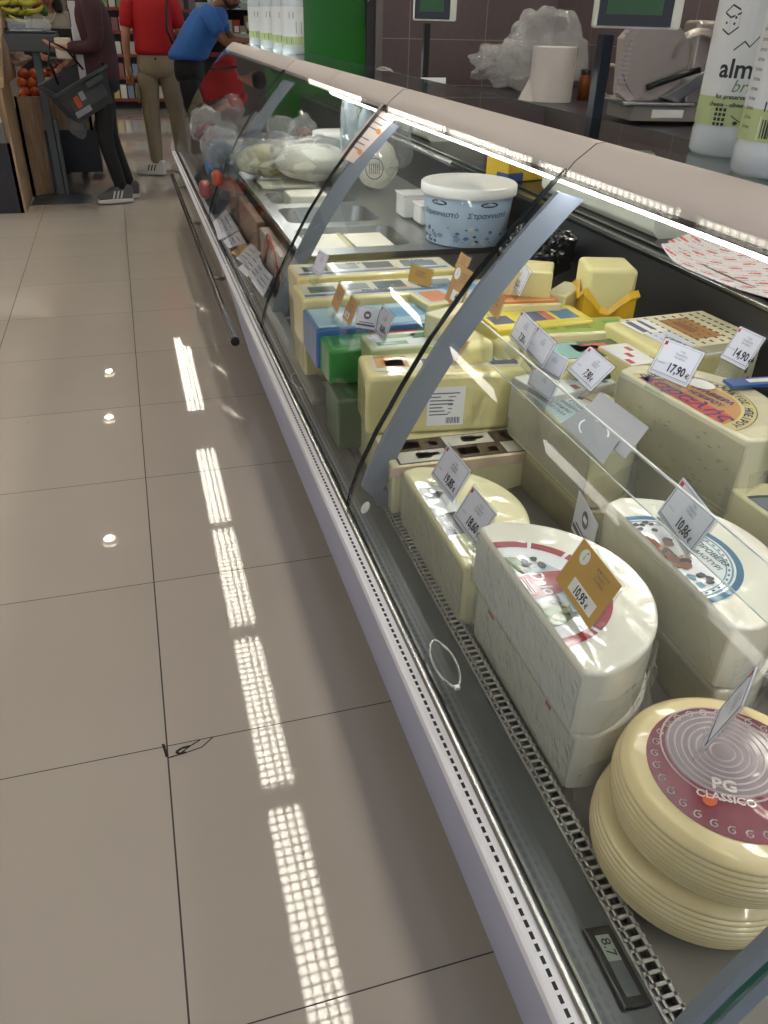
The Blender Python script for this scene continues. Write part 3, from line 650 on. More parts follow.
MB().box(-.006, W+.004, -.004, .0, Hh-.02, Hh+.001).build('paper_rim', [mat('pinkish_rim','#cdb7a0',.5)], t)
# big yellow loaf on top of it
t, W, Hh = loaf('cheese_loaf', 'large yellow loaf in clear film with white nutrition sticker on its front', (366,378), (516,372), .722, .590, .135, ch_yel, bev=.012, W=.36)
s = MB().box(.13,.21,-.0012,-.0004,.018,.105); s.mi(1)
for i in range(7): s.box(.135, .135+.02+.045*random.random(), -.0016,-.0012,.042+i*.008,.0445+i*.008)
for i in range(5): s.box(.175, .178+.025*random.random(), -.0016,-.0012,.046+i*.009,.048+i*.009)
for i in range(9): s.box(.172+i*.0035, .1735+i*.0035+.0008*(i%2), -.0016,-.0012,.022,.036)
s.build('nutrition_sticker', [paper, inkg], t)
lbl = patch(t, .02, .34, .03, .115, Hh, colm('#e0dab8'), 'label', [(.03,.10,.05,.11,colm('#d89a3a')),(.05,.09,.055,.09,colm('#7b6248')),(.13,.16,.035,.09,colm('#343d55')),(.165,.22,.05,.10,colm('#cbb9a4')),(.225,.255,.05,.09,colm('#d6b8b0')),(.27,.335,.045,.11,colm('#2b3f72'))])
q = MB(); text(q, 'VEPO', .03, (.303,.066,Hh+.0016), (1,.0,0), (0,1,0), bold=.03, sx=.75); q.build('lettering', [lab_w], lbl)
# two pale round-ish blocks behind it
loaf('cheese_block', 'squat pale wrapped block tied with string, behind the large yellow loaf', (464,345), (498,340), .770, .66, .11, ch_yel, bev=.02)
loaf('cheese_block', 'squat pale wrapped block right of the string-tied one', (499,340), (524,338), .768, .66, .11, ch_yel, bev=.02)
loaf('cheese_loaf', 'long yellow loaf edge running behind the tied blocks', (440,318), (505,300), .79, .66, .05, ch_pale)
# green packets
gm = colm('#238a2c'); gd = colm('#0f5220')
t,W,Hh = loaf('cheese_packet', 'bright green cheese packet, upper one near the glass', (329,352), (385,358), .705, .625, .13, gm, W=.30, yaw=.0)
patch(t, .01, .29, .01, .12, Hh, colm('#4aa34a'), 'label', [(.09,.28,.02,.06,colm('#cfe0cf')), (.02,.08,.02,.1,colm('#2c7c3a')), (.12,.24,.08,.11,colm('#c33a44'))])
t,W,Hh = loaf('cheese_packet', 'dark green cheese packet, lower one near the grille', (338,402), (400,400), .62, .50, .13, gd, W=.28, yaw=.0)
t,W,Hh = loaf('cheese_packet', 'green and white cheese packet in film in front of the green pair', (372,350), (430,345), .735, .60, .10, colm('#c5cf9d'), W=.30, yaw=.0)
patch(t, .01, .28, .008, .09, Hh, lab_w, 'label', [(.02,.09,.02,.04,colm('#7aa86a')),(.11,.18,.05,.08,colm('#3b8a46')),(.2,.27,.02,.06,colm('#3b8a46')),(.05,.12,.06,.08,colm('#9fc08f'))])
MB().box(-.004,-.001,.02,.08,.03,.05).build('side_strip', [colm('#b7b98a')], t)
# blue packet
t,W,Hh = loaf('cheese_packet', 'blue cheese packet with light blue top, beside the two long yellow loaves', (316,330), (400,334), .722, .625, .16, colm('#3c6fae'), W=.42, yaw=.0)
patch(t, .01, .41, .01, .15, Hh, colm('#9fc4d8'), 'label', [(.07,.16,.03,.10,colm('#d6dde2')),(.2,.3,.05,.12,colm('#5c9cc8')),(.31,.4,.03,.12,colm('#7db4d6')),(.33,.38,.05,.10,colm('#d88a9a'))])
# two Milner loaves
for k, (fl, fr, z1, lb_) in enumerate((((303,300),(425,305),.742,'front long yellow loaf with blue and white banded label, near the glass'), ((297,278),(420,282),.742,'rear long yellow loaf with blue and white banded label, against the steel counter'))):
    t,W,Hh = loaf('cheese_loaf', lb_, fl, fr, z1, .52, .14, ch_yel, W=.46, yaw=.0, bev=.008)
    lbl = patch(t, .01, .45, .012, .125, Hh, colm('#e6e2cc'), 'label', [(.01,.44,.02,.036,colm('#3f78a8')),(.03,.10,.05,.10,colm('#5b6b62')),(.13,.19,.06,.11,colm('#8c9a9c')),(.21,.29,.055,.115,colm('#4d5a60')),(.32,.42,.05,.105,colm('#6f7f86')),(.20,.30,.038,.05,colm('#d9b07a'))])
    q = MB(); text(q, 'MILNER', .022, (.36,.10 if k else .036,Hh+.0016), (1,0,0), (0,1,0), bold=.03); text(q, 'MILNER', .022, (.20,.10 if k else .036,Hh+.0016), (1,0,0), (0,1,0), bold=.03); q.build('lettering', [colm('#3a3f5c')], lbl)
t,W,Hh = loaf('cheese_loaf', 'half yellow loaf with blue, red and white label right of the banded loaves', (428,305), (470,300), .742, .62, .16, ch_yel, W=.24)
patch(t, .01, .22, .01, .14, Hh, colm('#b7cfdc'), 'label', [(.02,.08,.02,.1,colm('#d88a5c')),(.1,.2,.02,.06,colm('#e6e6e6')),(.1,.2,.08,.12,colm('#5c9cc8'))])
# rear group right of the bracket
t,W,Hh = loaf('cheese_loaf', 'yellow loaf with orange printed top behind the near bracket', (501,305), (563,303), .80, .66, .15, ch_yel)
patch(t, .005, W-.005, .005, .13, Hh, colm('#e08a35'), 'label', [(.005,W-.01,.005,.018,colm('#d9602f')),(.02,W*.4,.05,.09,colm('#b8502c')),(W*.55,W*.85,.05,.09,colm('#b8502c')),(.01,W-.01,.02,.03,colm('#ecc070'))])
t,W,Hh = loaf('cheese_block', 'small pale greenish block right of the orange-topped loaf', (545,292), (566,296), .80, .66, .12, ch_pale)
t,W,Hh = loaf('cheese_loaf', 'yellow packet with dark blue ovals in front of the orange-topped loaf', (497,330), (560,324), .782, .66, .12, colm('#e4cf45'), W=.24)
patch(t, .0, W, .01, .11, Hh, colm('#e9d94a'), 'label', [(.01,.06,.03,.08,colm('#334a80')),(.10,.14,.03,.09,colm('#334a80')),(.142,.16,.03,.09,colm('#c5433f')),(.17,.22,.03,.09,colm('#4d7fb0'))])
t,W,Hh = loaf('cheese_loaf', 'yellow wrapped loaf with lime green label strip', (528,336), (606,332), .775, .665, .10, ch_pale, W=.26)
patch(t, .0, W-.01, .01, .09, Hh, colm('#9db53f'), 'label', [(.02,.08,.03,.07,colm('#6f8f2e')),(.10,.16,.03,.07,colm('#6f8f2e')),(.2,.24,.03,.07,colm('#5cb04a'))])
t,W,Hh = loaf('cheese_loaf', 'yellow packet with dark green label and red ham picture', (556,362), (616,357), .765, .665, .11, ch_yel, W=.23)
patch(t, .004, W-.004, .008, .10, Hh, colm('#24432f'), 'label', [(.006,.09,.01,.095,colm('#8fc0b8')),(.07,.15,.04,.08,colm('#c9503f')),(.08,.13,.05,.07,colm('#e0a080')),(.16,.21,.03,.05,colm('#d8dccb'))])
t,W,Hh = loaf('cheese_loaf', 'packet with dark green top, lowest of the rear packets', (585,378), (630,372), .735, .63, .08, colm('#1f4030'), W=.2)
t,W,Hh = loaf('cheese_loaf', 'packet with red and white dashed label behind the graviera', (632,366), (690,358), .775, .67, .12, ch_yel, W=.30)
patch(t, 0, W, .0, .11, Hh, lab_w, 'label', [(.02*i+.005, .02*i+.016, .01+.03*(i%3), .032+.03*(i%3), colm('#c23440')) for i in range(14)])
t,W,Hh = loaf('cheese_loaf', 'flat red and white wrapped packet between the tall wedge and the graviera', (548,398), (612,384), .725, .63, .12, colm('#d9d4cf'), W=.22)
patch(t, 0, W, .0, .11, Hh, lab_w, 'label', [(.024*i+.005, .024*i+.018, .01+.03*(i%3), .03+.03*(i%3), colm('#c23440') if i%2 else colm('#6f8fb0')) for i in range(8)])
# block in yellow paper
t,W,Hh = loaf('cheese_block', 'tall yellow butter-like block half wrapped in bright yellow paper', (590,269), (640,270), .86, .70, .12, mat('butter_block','#e3da9c',.5), bev=.012)
yp = mat('yellow_wrap', '#e6b822', .4, coat=.4, bump=.6, bscale=30, bdist=.012)
mb = MB(); ring_ = []
for k in range(7): ring_.append((-.004+(W+.008)*k/6, -.004-.003*(k%2)))
for k in range(1,5): ring_.append((W+.004+.003*(k%2), -.004+.128*k/4))
for k in range(1,7): ring_.append((W+.004-(W+.008)*k/6, .124))
for k in range(1,4): ring_.append((-.004-.003*(k%2), .124-.128*k/4))
n = len(ring_); top = [.12,.10,.075,.07,.09,.11,.115]+[.095+.012*(k%3) for k in range(n-7)]
vs = [(x,y,0) for x,y in ring_]+[(x,y,h_) for (x,y),h_ in zip(ring_, top)]+[(x+(x-W/2)*.10,y+(y-.06)*.10,h_-.014) for (x,y),h_ in zip(ring_, top)]
mb.add(vs, [(i,(i+1)%n,n+(i+1)%n,n+i) for i in range(n)]+[(n+i,n+(i+1)%n,2*n+(i+1)%n,2*n+i) for i in range(n)]); mb.build('paper_wrap', [yp], t, smooth=False)
s = MB().box(-.012,.026,-.022,-.020,.0,.035); s.mi(1)
for i in range(10): s.box(-.009+i*.0033, -.0075+i*.0033, -.0225,-.022,.006,.022)
s.box(-.009,.022,-.0225,-.022,.026,.030); s.build('barcode_sticker', [paper, ink], t)
# dotted paper block
t,W,Hh = loaf('cheese_block', 'large block with cut holes, in cream paper dotted with dark marks', (604,322), (658,352), .792, .665, .26, mat('emmental','#d8ce90',.5,coat=.5,bump=.3,bdist=.01), bev=.008, yaw=None)
t.rotation_euler.z += 0
pm = mat('cream_dotted_paper', '#d9d3b2', .55)
mb = MB().box(W*.0-.001, W+.001, .04, .262, -.001, Hh+.001); mb.mi(1)
for i in range(9):
    for j in range(9):
        x0 = .008+i*(W-.012)/9+(.004 if j%2 else 0); y0 = .05+j*.0235
        mb.box(x0, x0+.010, y0, y0+.005, Hh+.001, Hh+.0016)
for i in range(9):
    for j in range(5): mb.box(W+.001, W+.0016, .05+i*.0235+(.01 if j%2 else 0), .056+i*.0235+(.01 if j%2 else 0), .01+j*.022, .022+j*.022)
pw = mb.build('dotted_paper', [pm, mat('dark_olive_print','#3c3a22',.5)], t)
patch(t, .015, W*.5, .03, .10, Hh+.001, paper, 'barcode_sticker', [(.02,W*.45,.04,.055,inkg),(.02,W*.4,.07,.08,inkg)])
patch(t, .03, W*.8, .12, .19, Hh+.001, colm('#c58a45'), 'orange_sticker', [(.05,W*.6,.14,.16,colm('#a06a34'))])
sp_ = patch(t, W*.52, W-.004, .035, .10, Hh+.001, card_w, 'price_sticker'); q = MB(); text(q, '4,80€', .022, (W*.77,.06,Hh+.0022), bold=.02, sx=.8); q.build('lettering', [ink], sp_)
hb = MB()
for i in range(8):
    x0 = random.uniform(.01,W-.02); z0 = random.uniform(.02,Hh-.02); hb.add([(x0+.004*math.cos(k*PI/4), -.0008, z0+.0045*math.sin(k*PI/4)) for k in range(8)], [tuple(range(8))])
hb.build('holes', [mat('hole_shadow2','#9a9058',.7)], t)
# wedge and dark bag behind
t,W,Hh = loaf('cheese_wedge', 'pale yellow cheese wedge behind the near bracket by the black bag', (496,268), (524,268), .86, .70, .10, ch_yel, W=.13, yaw=-.5)
def crumple(name, label, cat, c, r, m, seed=1, sc=(1,1,1), n=5, amp=.25, freq=9, group=None, parent=None):
    import bmesh; from mathutils import noise
    bm = bmesh.new(); bmesh.ops.create_icosphere(bm, subdivisions=n, radius=1)
    for v in bm.verts:
        d = 1+amp*noise.noise(v.co*1.7+Vector((seed,)*3))+amp*.45*abs(noise.noise(v.co*freq*.5+Vector((seed*2,)*3)))-amp*.3*abs(noise.noise(v.co*freq+Vector((seed*3,)*3)))
        v.co = Vector((v.co.x*r*sc[0]*d, v.co.y*r*sc[1]*d, v.co.z*r*sc[2]*d))
    zmin = min(v.co.z for v in bm.verts)
    for v in bm.verts: v.co.z -= zmin
    me = bpy.data.meshes.new(name); bm.to_mesh(me); bm.free(); me.materials.append(m)
    o = bpy.data.objects.new(name, me); C.objects.link(o)
    if parent: o.parent = parent
    o.location = c
    return tag(o, label, cat, group) if label else o
crumple('black_bag', 'crumpled shiny black plastic bag behind the orange-topped loaf', 'bag', P(548,290,Z=.70)+Vector((.02,.12,0)), .085, mat('black_film','#17181a',.2,coat=.8), 3, (1.3,.8,.9), amp=.35, freq=7)
# long grey bar on the deck at the back
t = thing('deck_bar', 'blue-grey metal bar lying at the back of the deck', 'bar', P(588,243,Z=.68)); e = P(674,286,Z=.68)-P(588,243,Z=.68); t.rotation_euler.z = math.atan2(e.y,e.x)
MB().box(0, e.length, -.012, .012, 0, .02).box(-.01,.015,-.02,.02,.0,.03).build('bar', [mat('blue_grey_metal','#87929f',.4,.4)], t, bev=.002)

# ---------------------------------------------------------------- acrylic strip with its grey ticket
t = thing('acrylic_divider', 'long clear acrylic strip with frosted edge running over the middle cheeses', 'divider', (0,0,0))
za, zb = .800, .735; xa, xb = 1.235*(CAM_H-za), 1.092*(CAM_H-zb); t.location = (xb, .35, zb)
vs = MB().along([(0,0),(.0015,-.0012),(xa-xb+.0015,za-zb-.0012),(xa-xb,za-zb)], 0, 1.25); vs.build('sheet', [acryl], t)
MB().along([(xa-xb-.0018,za-zb-.002),(xa-xb+.0018,za-zb-.002),(xa-xb+.0018,za-zb+.001),(xa-xb-.0018,za-zb+.001)], 0, 1.25).along([(-.001,-.001),(.001,-.001),(.001,.001),(-.001,.001)], 0, 1.25).build('frosted_edge', [acryl_e], t)
t = thing('grey_ticket', 'plain grey ticket with its modelled reflection and a pale arc on the acrylic strip', 'ticket')
q0 = [P(602,360+32,Z=.74), P(646,428,Z=.74), P(624,468,Z=.735), P(563,428,Z=.735)]
g1 = [P(601,392,Z=.772), P(649,428,Z=.772), P(625,460,Z=.745), P(578,418,Z=.745)]
g2 = [P(588,405,Z=.762), P(625,432,Z=.762), P(603,465,Z=.735), P(561,424,Z=.735)]  # lower plate models the ticket's reflection in the acrylic
c0 = g2[3]; t.location = c0
mb = MB()
for g in (g1, g2):
    n = (g[1]-g[0]).cross(g[3]-g[0]).normalized()*.001
    mb.add([p-c0 for p in g]+[p-c0-n for p in g], [(0,1,2,3),(7,6,5,4),(0,4,5,1),(1,5,6,2),(2,6,7,3),(3,7,4,0)])
mb.mi(1); g = g2; ce = (g[0]+g[1]+g[2]+g[3])/4-c0; ux = (g[1]-g[0])*.30; uy = (g[3]-g[0])*.30; up = Vector((-.0006,-.0008,.0018))
for a0, a1 in ((1.9,3.4),(4.2,6.0)):
    k = 10
    for i in range(k):
        a = a0+(a1-a0)*i/k; b = a0+(a1-a0)*(i+1)/k
        mb.add([ce+up+ux*math.cos(q)*s_+uy*math.sin(q)*s_ for q, s_ in ((a,1),(b,1),(b,1.12),(a,1.12))], [(0,1,2,3)])
mb.build('card', [mat('grey_ticket','#78787e',.4), paper], t)
# ================================================================ PRICE CARDS
card((448,444),(471,471),(431,474), .665, 'white price card reading 19,85, on the black and white labelled half wheel', '19,85€')
card((473,485),(497,514),(453,517), .665, 'white price card reading 18,60, between the 19,85 card and the red-labelled wheel', '18,60€')
card((584,538),(622,586),(555,579), .760, 'tan price card reading 10,95 on the red-labelled half wheel', '10,95€', card_o, 'o')
card((683,477),(717,520),(657,513), .785, 'white price card reading 10,86 on the blue-ringed half wheel', '10,86€')
card((579,490),(598,525),(571,528), .66, 'narrow white card seen nearly edge-on behind the tan card', None, None, 'l')
card((666,338),(705,353),(648,371), .862, 'large white price card reading 17,90 on the graviera', '17,90€')
card((740,326),(766,338),(720,357), .862, 'white price card reading 14,90 at the back by the black panel', '14,90€')
card((590,346),(615,367),(567,369), .80, 'tilted white price card reading 7,90 in front of the ham packet', '7,90€')
card((522,310),(538,326),(509,336), .84, 'bent white price card reading 7,30 left of the lime green label', '7,30€')
card((538,325),(556,343),(525,350), .825, 'white card slotted beside the 7,30 card', None)
card((545,346),(569,360),(536,366), .80, 'greyish white card above the tall wedge, right of the 7,30 card', None)
card((534,365),(558,382),(527,384), .775, 'pale card modelling the reflection of the greyish white one, over the wedge', None)  # mirror image of the card above, built as a second card
card((518,258),(531,272),(507,281), .87, 'white price card reading 16,25 in front of the yellow wedge', '16,25€')
card((382,305),(394,316),(373,330), .80, 'white price card reading 8,60 over the green packets', '8,60€', hmax=1.9)
card((359,307),(379,310),(355,327), .79, 'white card with round black emblem left of the 8,60 card', None, None, 'l')
card((351,295),(359,303),(342,317), .80, 'kraft price card beside the white emblem card', '7,10', card_k, 'k', hmax=1.9)
card((339,282),(345,291),(331,303), .81, 'kraft price card, leftmost over the long yellow loaves', None, card_k, 'k', hmax=1.9)
card((319,250),(329,256),(311,270), .83, 'white price card leaning before the steel counter front', None, None, hmax=1.9)
card((411,264),(433,270),(408,281), .79, 'small tan card standing before the steel counter front', None, card_o, 'k')
card((461,252),(471,259),(455,266), .845, 'small kraft card peeking above the taller white-centred card', None, card_k, 'k')
card((457,263),(474,273),(444,300), .83, 'tall kraft card with white middle just left of the near bracket', '4', card_k, 'o', hmax=1.9)
card((493,286),(505,297),(486,308), .845, 'plain kraft card at the right side of the near bracket', None, card_k, 'k')
card((460,335),(469,342),(444,357), .80, 'kraft price card reading 9,95 left of the near bracket', '9,95', card_k, 'k', hmax=1.9)
card((757,666),(742,706),(703,728), .745, 'white card standing at an angle on the crimson-labelled wheel', None)
# ---- cards lying spread on the ledge of the far part
for i, (q, lb) in enumerate((([(226,209),(239,230),(219,240),(213,222)],'white card lying on the inner ledge, farthest of the spread'),
        ([(239,231),(246,243),(229,248),(223,241)],'white card lying on the inner ledge under the kraft corner'),
        ([(243,243),(252,247),(238,258),(231,252)],'small kraft card among the white ones on the ledge'),
        ([(251,243),(262,253),(247,266),(236,258)],'white card lying crosswise on the ledge, middle of the spread'),
        ([(256,252),(262,261),(247,277),(238,268)],'white card overlapping its neighbour near the ring pull'),
        ([(260,259),(266,270),(253,281),(247,273)],'white card in the ledge spread, second from the bracket'),
        ([(266,269),(273,277),(263,297),(251,280)],'white card in the ledge spread, nearest the middle bracket'))):
    z_ = .545+.004*i; v = [P(*p, Z=z_) for p in q]; c0 = v[3]; t = thing('price_card', lb, 'price card', c0, group=None)
    mb = MB(); mb.add([p-c0 for p in v]+[p-c0-Vector((0,0,.0012)) for p in v], [(0,1,2,3),(7,6,5,4),(0,4,5,1),(1,5,6,2),(2,6,7,3),(3,7,4,0)])
    if i != 2:
        mb.mi(1)
        for f in (.25,.45,.7):
            a = v[3].lerp(v[0], f)-c0; b = v[2].lerp(v[1], f)-c0; w = (v[0]-v[3])*.05; u = Vector((0,0,.0006))
            mb.quad(a.lerp(b,.2)+u, a.lerp(b,.8)+u, a.lerp(b,.8)+w+u, a.lerp(b,.2)+w+u)
    mb.build('card', [card_k if i == 2 else card_w, inkg], t)
o = MB().box(.352,.40,1.75,3.9,.53,.543).build('ledge_shelf', [mat('grey_ledge_shelf','#7e8180',.4,.3)]); tag(o, 'narrow grey shelf under the spread of cards along the glass', 'shelf')

# ================================================================ STEEL FOOD COUNTER (far section)
t = thing('food_tray_counter', 'stainless steel counter insert with sunken rectangular cheese pans', 'tray counter', (.483, 2.47, .50))
pans = [(.04,.39,.09,.38),(.04,.39,.46,.73),(.04,.39,.81,1.05),(.04,.39,1.13,1.4)]
def rr(x0,x1,y0,y1,r=.045,n=5):
    out = []
    for cx,cy_,a in ((x1-r,y1-r,0),(x0+r,y1-r,PI/2),(x0+r,y0+r,PI),(x1-r,y0+r,1.5*PI)):
        for i in range(n+1): out.append((cx+r*math.cos(a+i*PI/2/n), cy_+r*math.sin(a+i*PI/2/n)))
    return out
import bmesh
bm = bmesh.new()
def loop(pts, z):
    vs = [bm.verts.new((x,y,z)) for x,y in pts]; return vs, [bm.edges.new((vs[i], vs[(i+1)%len(vs)])) for i in range(len(vs))]
ed = loop([(0,0),(.735,0),(.735,2.7),(0,2.7)], .20)[1]
for p_ in pans: ed += loop(rr(*p_), .20)[1]
bmesh.ops.triangle_fill(bm, use_beauty=True, use_dissolve=False, edges=ed)
me = bpy.data.meshes.new('steel_top'); bm.to_mesh(me); bm.free(); me.materials.append(steel)
o = bpy.data.objects.new('steel_top', me); C.objects.link(o); o.parent = t
md = o.modifiers.new('s', 'SOLIDIFY'); md.thickness = .004; md.offset = -1
MB().box(0,.735,0,.003,0,.196).mi(1).box(0,.003,0,2.7,0,.196).build('skirt', [steel, mat('dark_steel_side','#3f4142',.35,.6)], t)
MB().box(-.004,.0,-.004,2.7,.186,.204).box(-.004,.735,-.006,-.001,.184,.203).build('edge_lip', [chrome], t)
for k, p_ in enumerate(pans):
    o_ = rr(*p_); c_ = ((p_[0]+p_[1])/2, (p_[2]+p_[3])/2); i_ = [(c_[0]+(x-c_[0])*.92, c_[1]+(y-c_[1])*.9) for x,y in o_]; n = len(o_)
    mb = MB(); mb.add([(x,y,.199) for x,y in o_]+[(x,y,.10) for x,y in i_], [(i,n+i,n+(i+1)%n,(i+1)%n) for i in range(n)]+[tuple(range(n,2*n))])
    mb.build('pan', [steel], t, smooth=False)
feta = mat('feta', '#e9e7d6', .5, coat=.3, bump=.3, bscale=40, bdist=.01)
for (x0,x1,y0,y1,z0,z1,lb) in ((.54,.675,2.60,2.80,.602,.690,'white feta block at the left of the nearest pan'),(.69,.83,2.61,2.81,.602,.686,'white feta block at the right of the nearest pan'),(.60,.76,3.32,3.46,.602,.72,'white feta block in the third pan'),(.54,.78,3.66,3.82,.602,.70,'low white feta slab in the farthest pan')):
    tt = thing('feta_block', lb, 'cheese', (x0,y0,z0)); MB().box(0,x1-x0,0,y1-y0,0,z1-z0).build('block', [feta], tt, bev=.006)
    if y0 < 2.605: MB().box(x1-x0-.012,x1-x0+.004,.0,y1-y0,z1-z0-.005,z1-z0+.001).build('yellow_rim', [ch_yel], tt)
# bucket
B0 = Vector((1.068,2.585,.704))
t = thing('cheese_bucket', 'big white bucket of soft cheese with blue illustrated Greek label', 'bucket', B0)
R_ = .150; t.scale = (1,1,.82)
MB().lathe([(.0001,0),(R_*.88,0),(R_*.9,.004),(R_*1.0,.19),(R_,.195)], 48).build('body', [mat('blue_bucket','#b9cfe6',.4)], t, smooth=True)
MB().lathe([(R_*1.0,.182),(R_*1.05,.184),(R_*1.06,.188),(R_*1.06,.220),(R_*1.02,.226),(R_*.99,.220),(R_*.94,.216),(.0001,.216)], 48).build('lid', [whitep], t, smooth=True)
def wrapc(mb, pts, fs, R0, R1, zt, a0, off=.0008):
    """wrap flat points (s along, z up) on the bucket wall"""
    out = []
    for s_, z_ in pts:
        r = R0+(R1-R0)*z_/zt+off; a = a0+s_/r; out.append((r*math.cos(a), r*math.sin(a), z_))
    mb.add(out, fs)
view = math.atan2(-B0.y, -B0.x)
for w_, s0 in ((.9, 0), ):
    mb = MB(); v, f = glyphs('Στραγγιστό', .027, bold=.012, shear=.15); wrapc(mb, [(x+.075, y+.115) for x, y in v], f, R_*.9, R_, .19, view)
    wrapc(mb, [(x-.10, y+.115) for x, y in v], f, R_*.9, R_, .19, view); mb.build('lettering', [colm('#2b4577')], t)
mb = MB()
for s0 in (.075, -.10):
    pts = [(s0+.032*math.cos(k*PI/10), .165+.010*math.sin(k*PI/10)) for k in range(20)]; mb.mi(0); wrapc(mb, pts, [tuple(range(20))], R_*.9, R_, .19, view, .001)
    v, f = glyphs('ΜΕΒΓΑΛ', .011, bold=.03); mb.mi(1); wrapc(mb, [(x+s0, y+.161) for x, y in v], f, R_*.9, R_, .19, view, .0014)
for i in range(46):
    s0 = random.uniform(-.22,.22); z0 = random.uniform(.012,.075); r = random.uniform(.003,.012); mb.mi(random.choice((0,2,3,1)))
    n = 9; pts = [(s0+r*random.uniform(.6,1.3)*math.cos(k*2*PI/n), z0+r*random.uniform(.5,1)*math.sin(k*2*PI/n)) for k in range(n)]
    wrapc(mb, pts, [tuple(range(n))], R_*.9, R_, .19, view, .0009+i*1e-5)
mb.build('label_print', [colm('#27406f'), lab_w, colm('#4f79ae'), colm('#86a9d1')], t)
# white square tub and round tub behind the bucket
for i, (px, py, sx_, h_, lb) in enumerate(((412,215,.05,.075,'small white square tub left of the bucket'),(428,222,.045,.06,'small white lidded tub touching the bucket'))):
    tt = thing('white_tub', lb, 'tub', P(px,py,Z=.705)); MB().box(-sx_,sx_,-sx_,sx_,0,h_).build('tub', [whitep], tt, bev=.008); MB().box(-sx_-.003,sx_+.003,-sx_-.003,sx_+.003,h_,h_+.008).build('lid', [whitep], tt, bev=.003)
# bag with a round emblem
c = P(372,196,Z=.705)
t = thing('plastic_bag', 'clear plastic bag of white cheese with round dark emblem, behind the second pan', 'bag', c+Vector((.05,.1,0)))
crumple('bag', None, None, (0,0,0), .15, bagm, 5, (1,.7,1.35), amp=.3, freq=6, parent=t)
crumple('cheese_inside', None, None, (0,0,.01), .085, feta, 9, (1,.7,1.1), n=4, amp=.15, freq=4, parent=t)
mb = MB(); e = Vector((-.05,-.13,.11)); ux = Vector((1,-.25,0)).normalized(); uz = Vector((0,0,1))
k = 24
for i in range(k):
    a, b = 2*PI*i/k, 2*PI*(i+1)/k; mb.add([e+ux*(.034*math.cos(q)*s_)+uz*(.038*math.sin(q)*s_) for q, s_ in ((a,1),(b,1),(b,1.1),(a,1.1))], [(0,1,2,3)])
for i in range(6): mb.add([e+ux*(-.022+.008*i+dx)+uz*dz for dx, dz in ((0,-.02),(.003,-.02),(.003,.02+.004*(i%2)),(0,.02))], [(0,1,2,3)])
mb.build('emblem', [inkg], t)
# pale bottles with green caps, round tub, film-wrapped whey cheeses, prepared packs
def brine_bottle(c, s=1.0, label='', group=None, cap='#1d7a4a', body='#dbe6ec', lab=None, facing=None, txt=False):
    t = thing('bottle', label, 'bottle', c, 0, group); r = .0625*s
    pr = [(.0001,0),(r*.93,0),(r,.006*s),(r,.035*s),(r*.98,.04*s),(r*.98,.23*s),(r,.24*s),(r*.97,.27*s),(r*.80,.315*s),(r*.5,.35*s),(r*.32,.37*s),(r*.30,.392*s)]
    MB().lathe(pr, 40).build('body', [mat('bottle_'+body.strip('#'), body, .25, alpha=.86, coat=.3)], t, smooth=True)
    MB().lathe([(r*.36,.385*s),(r*.38,.388*s),(r*.38,.418*s),(r*.34,.422*s),(.0001,.422*s)], 24).build('cap', [mat('cap_'+cap.strip('#'), cap, .4)], t, smooth=True)
    if lab: lab(t, r*.985, s, math.atan2(-c[1], -c[0]) if facing is None else facing)
    return t
LW = .098
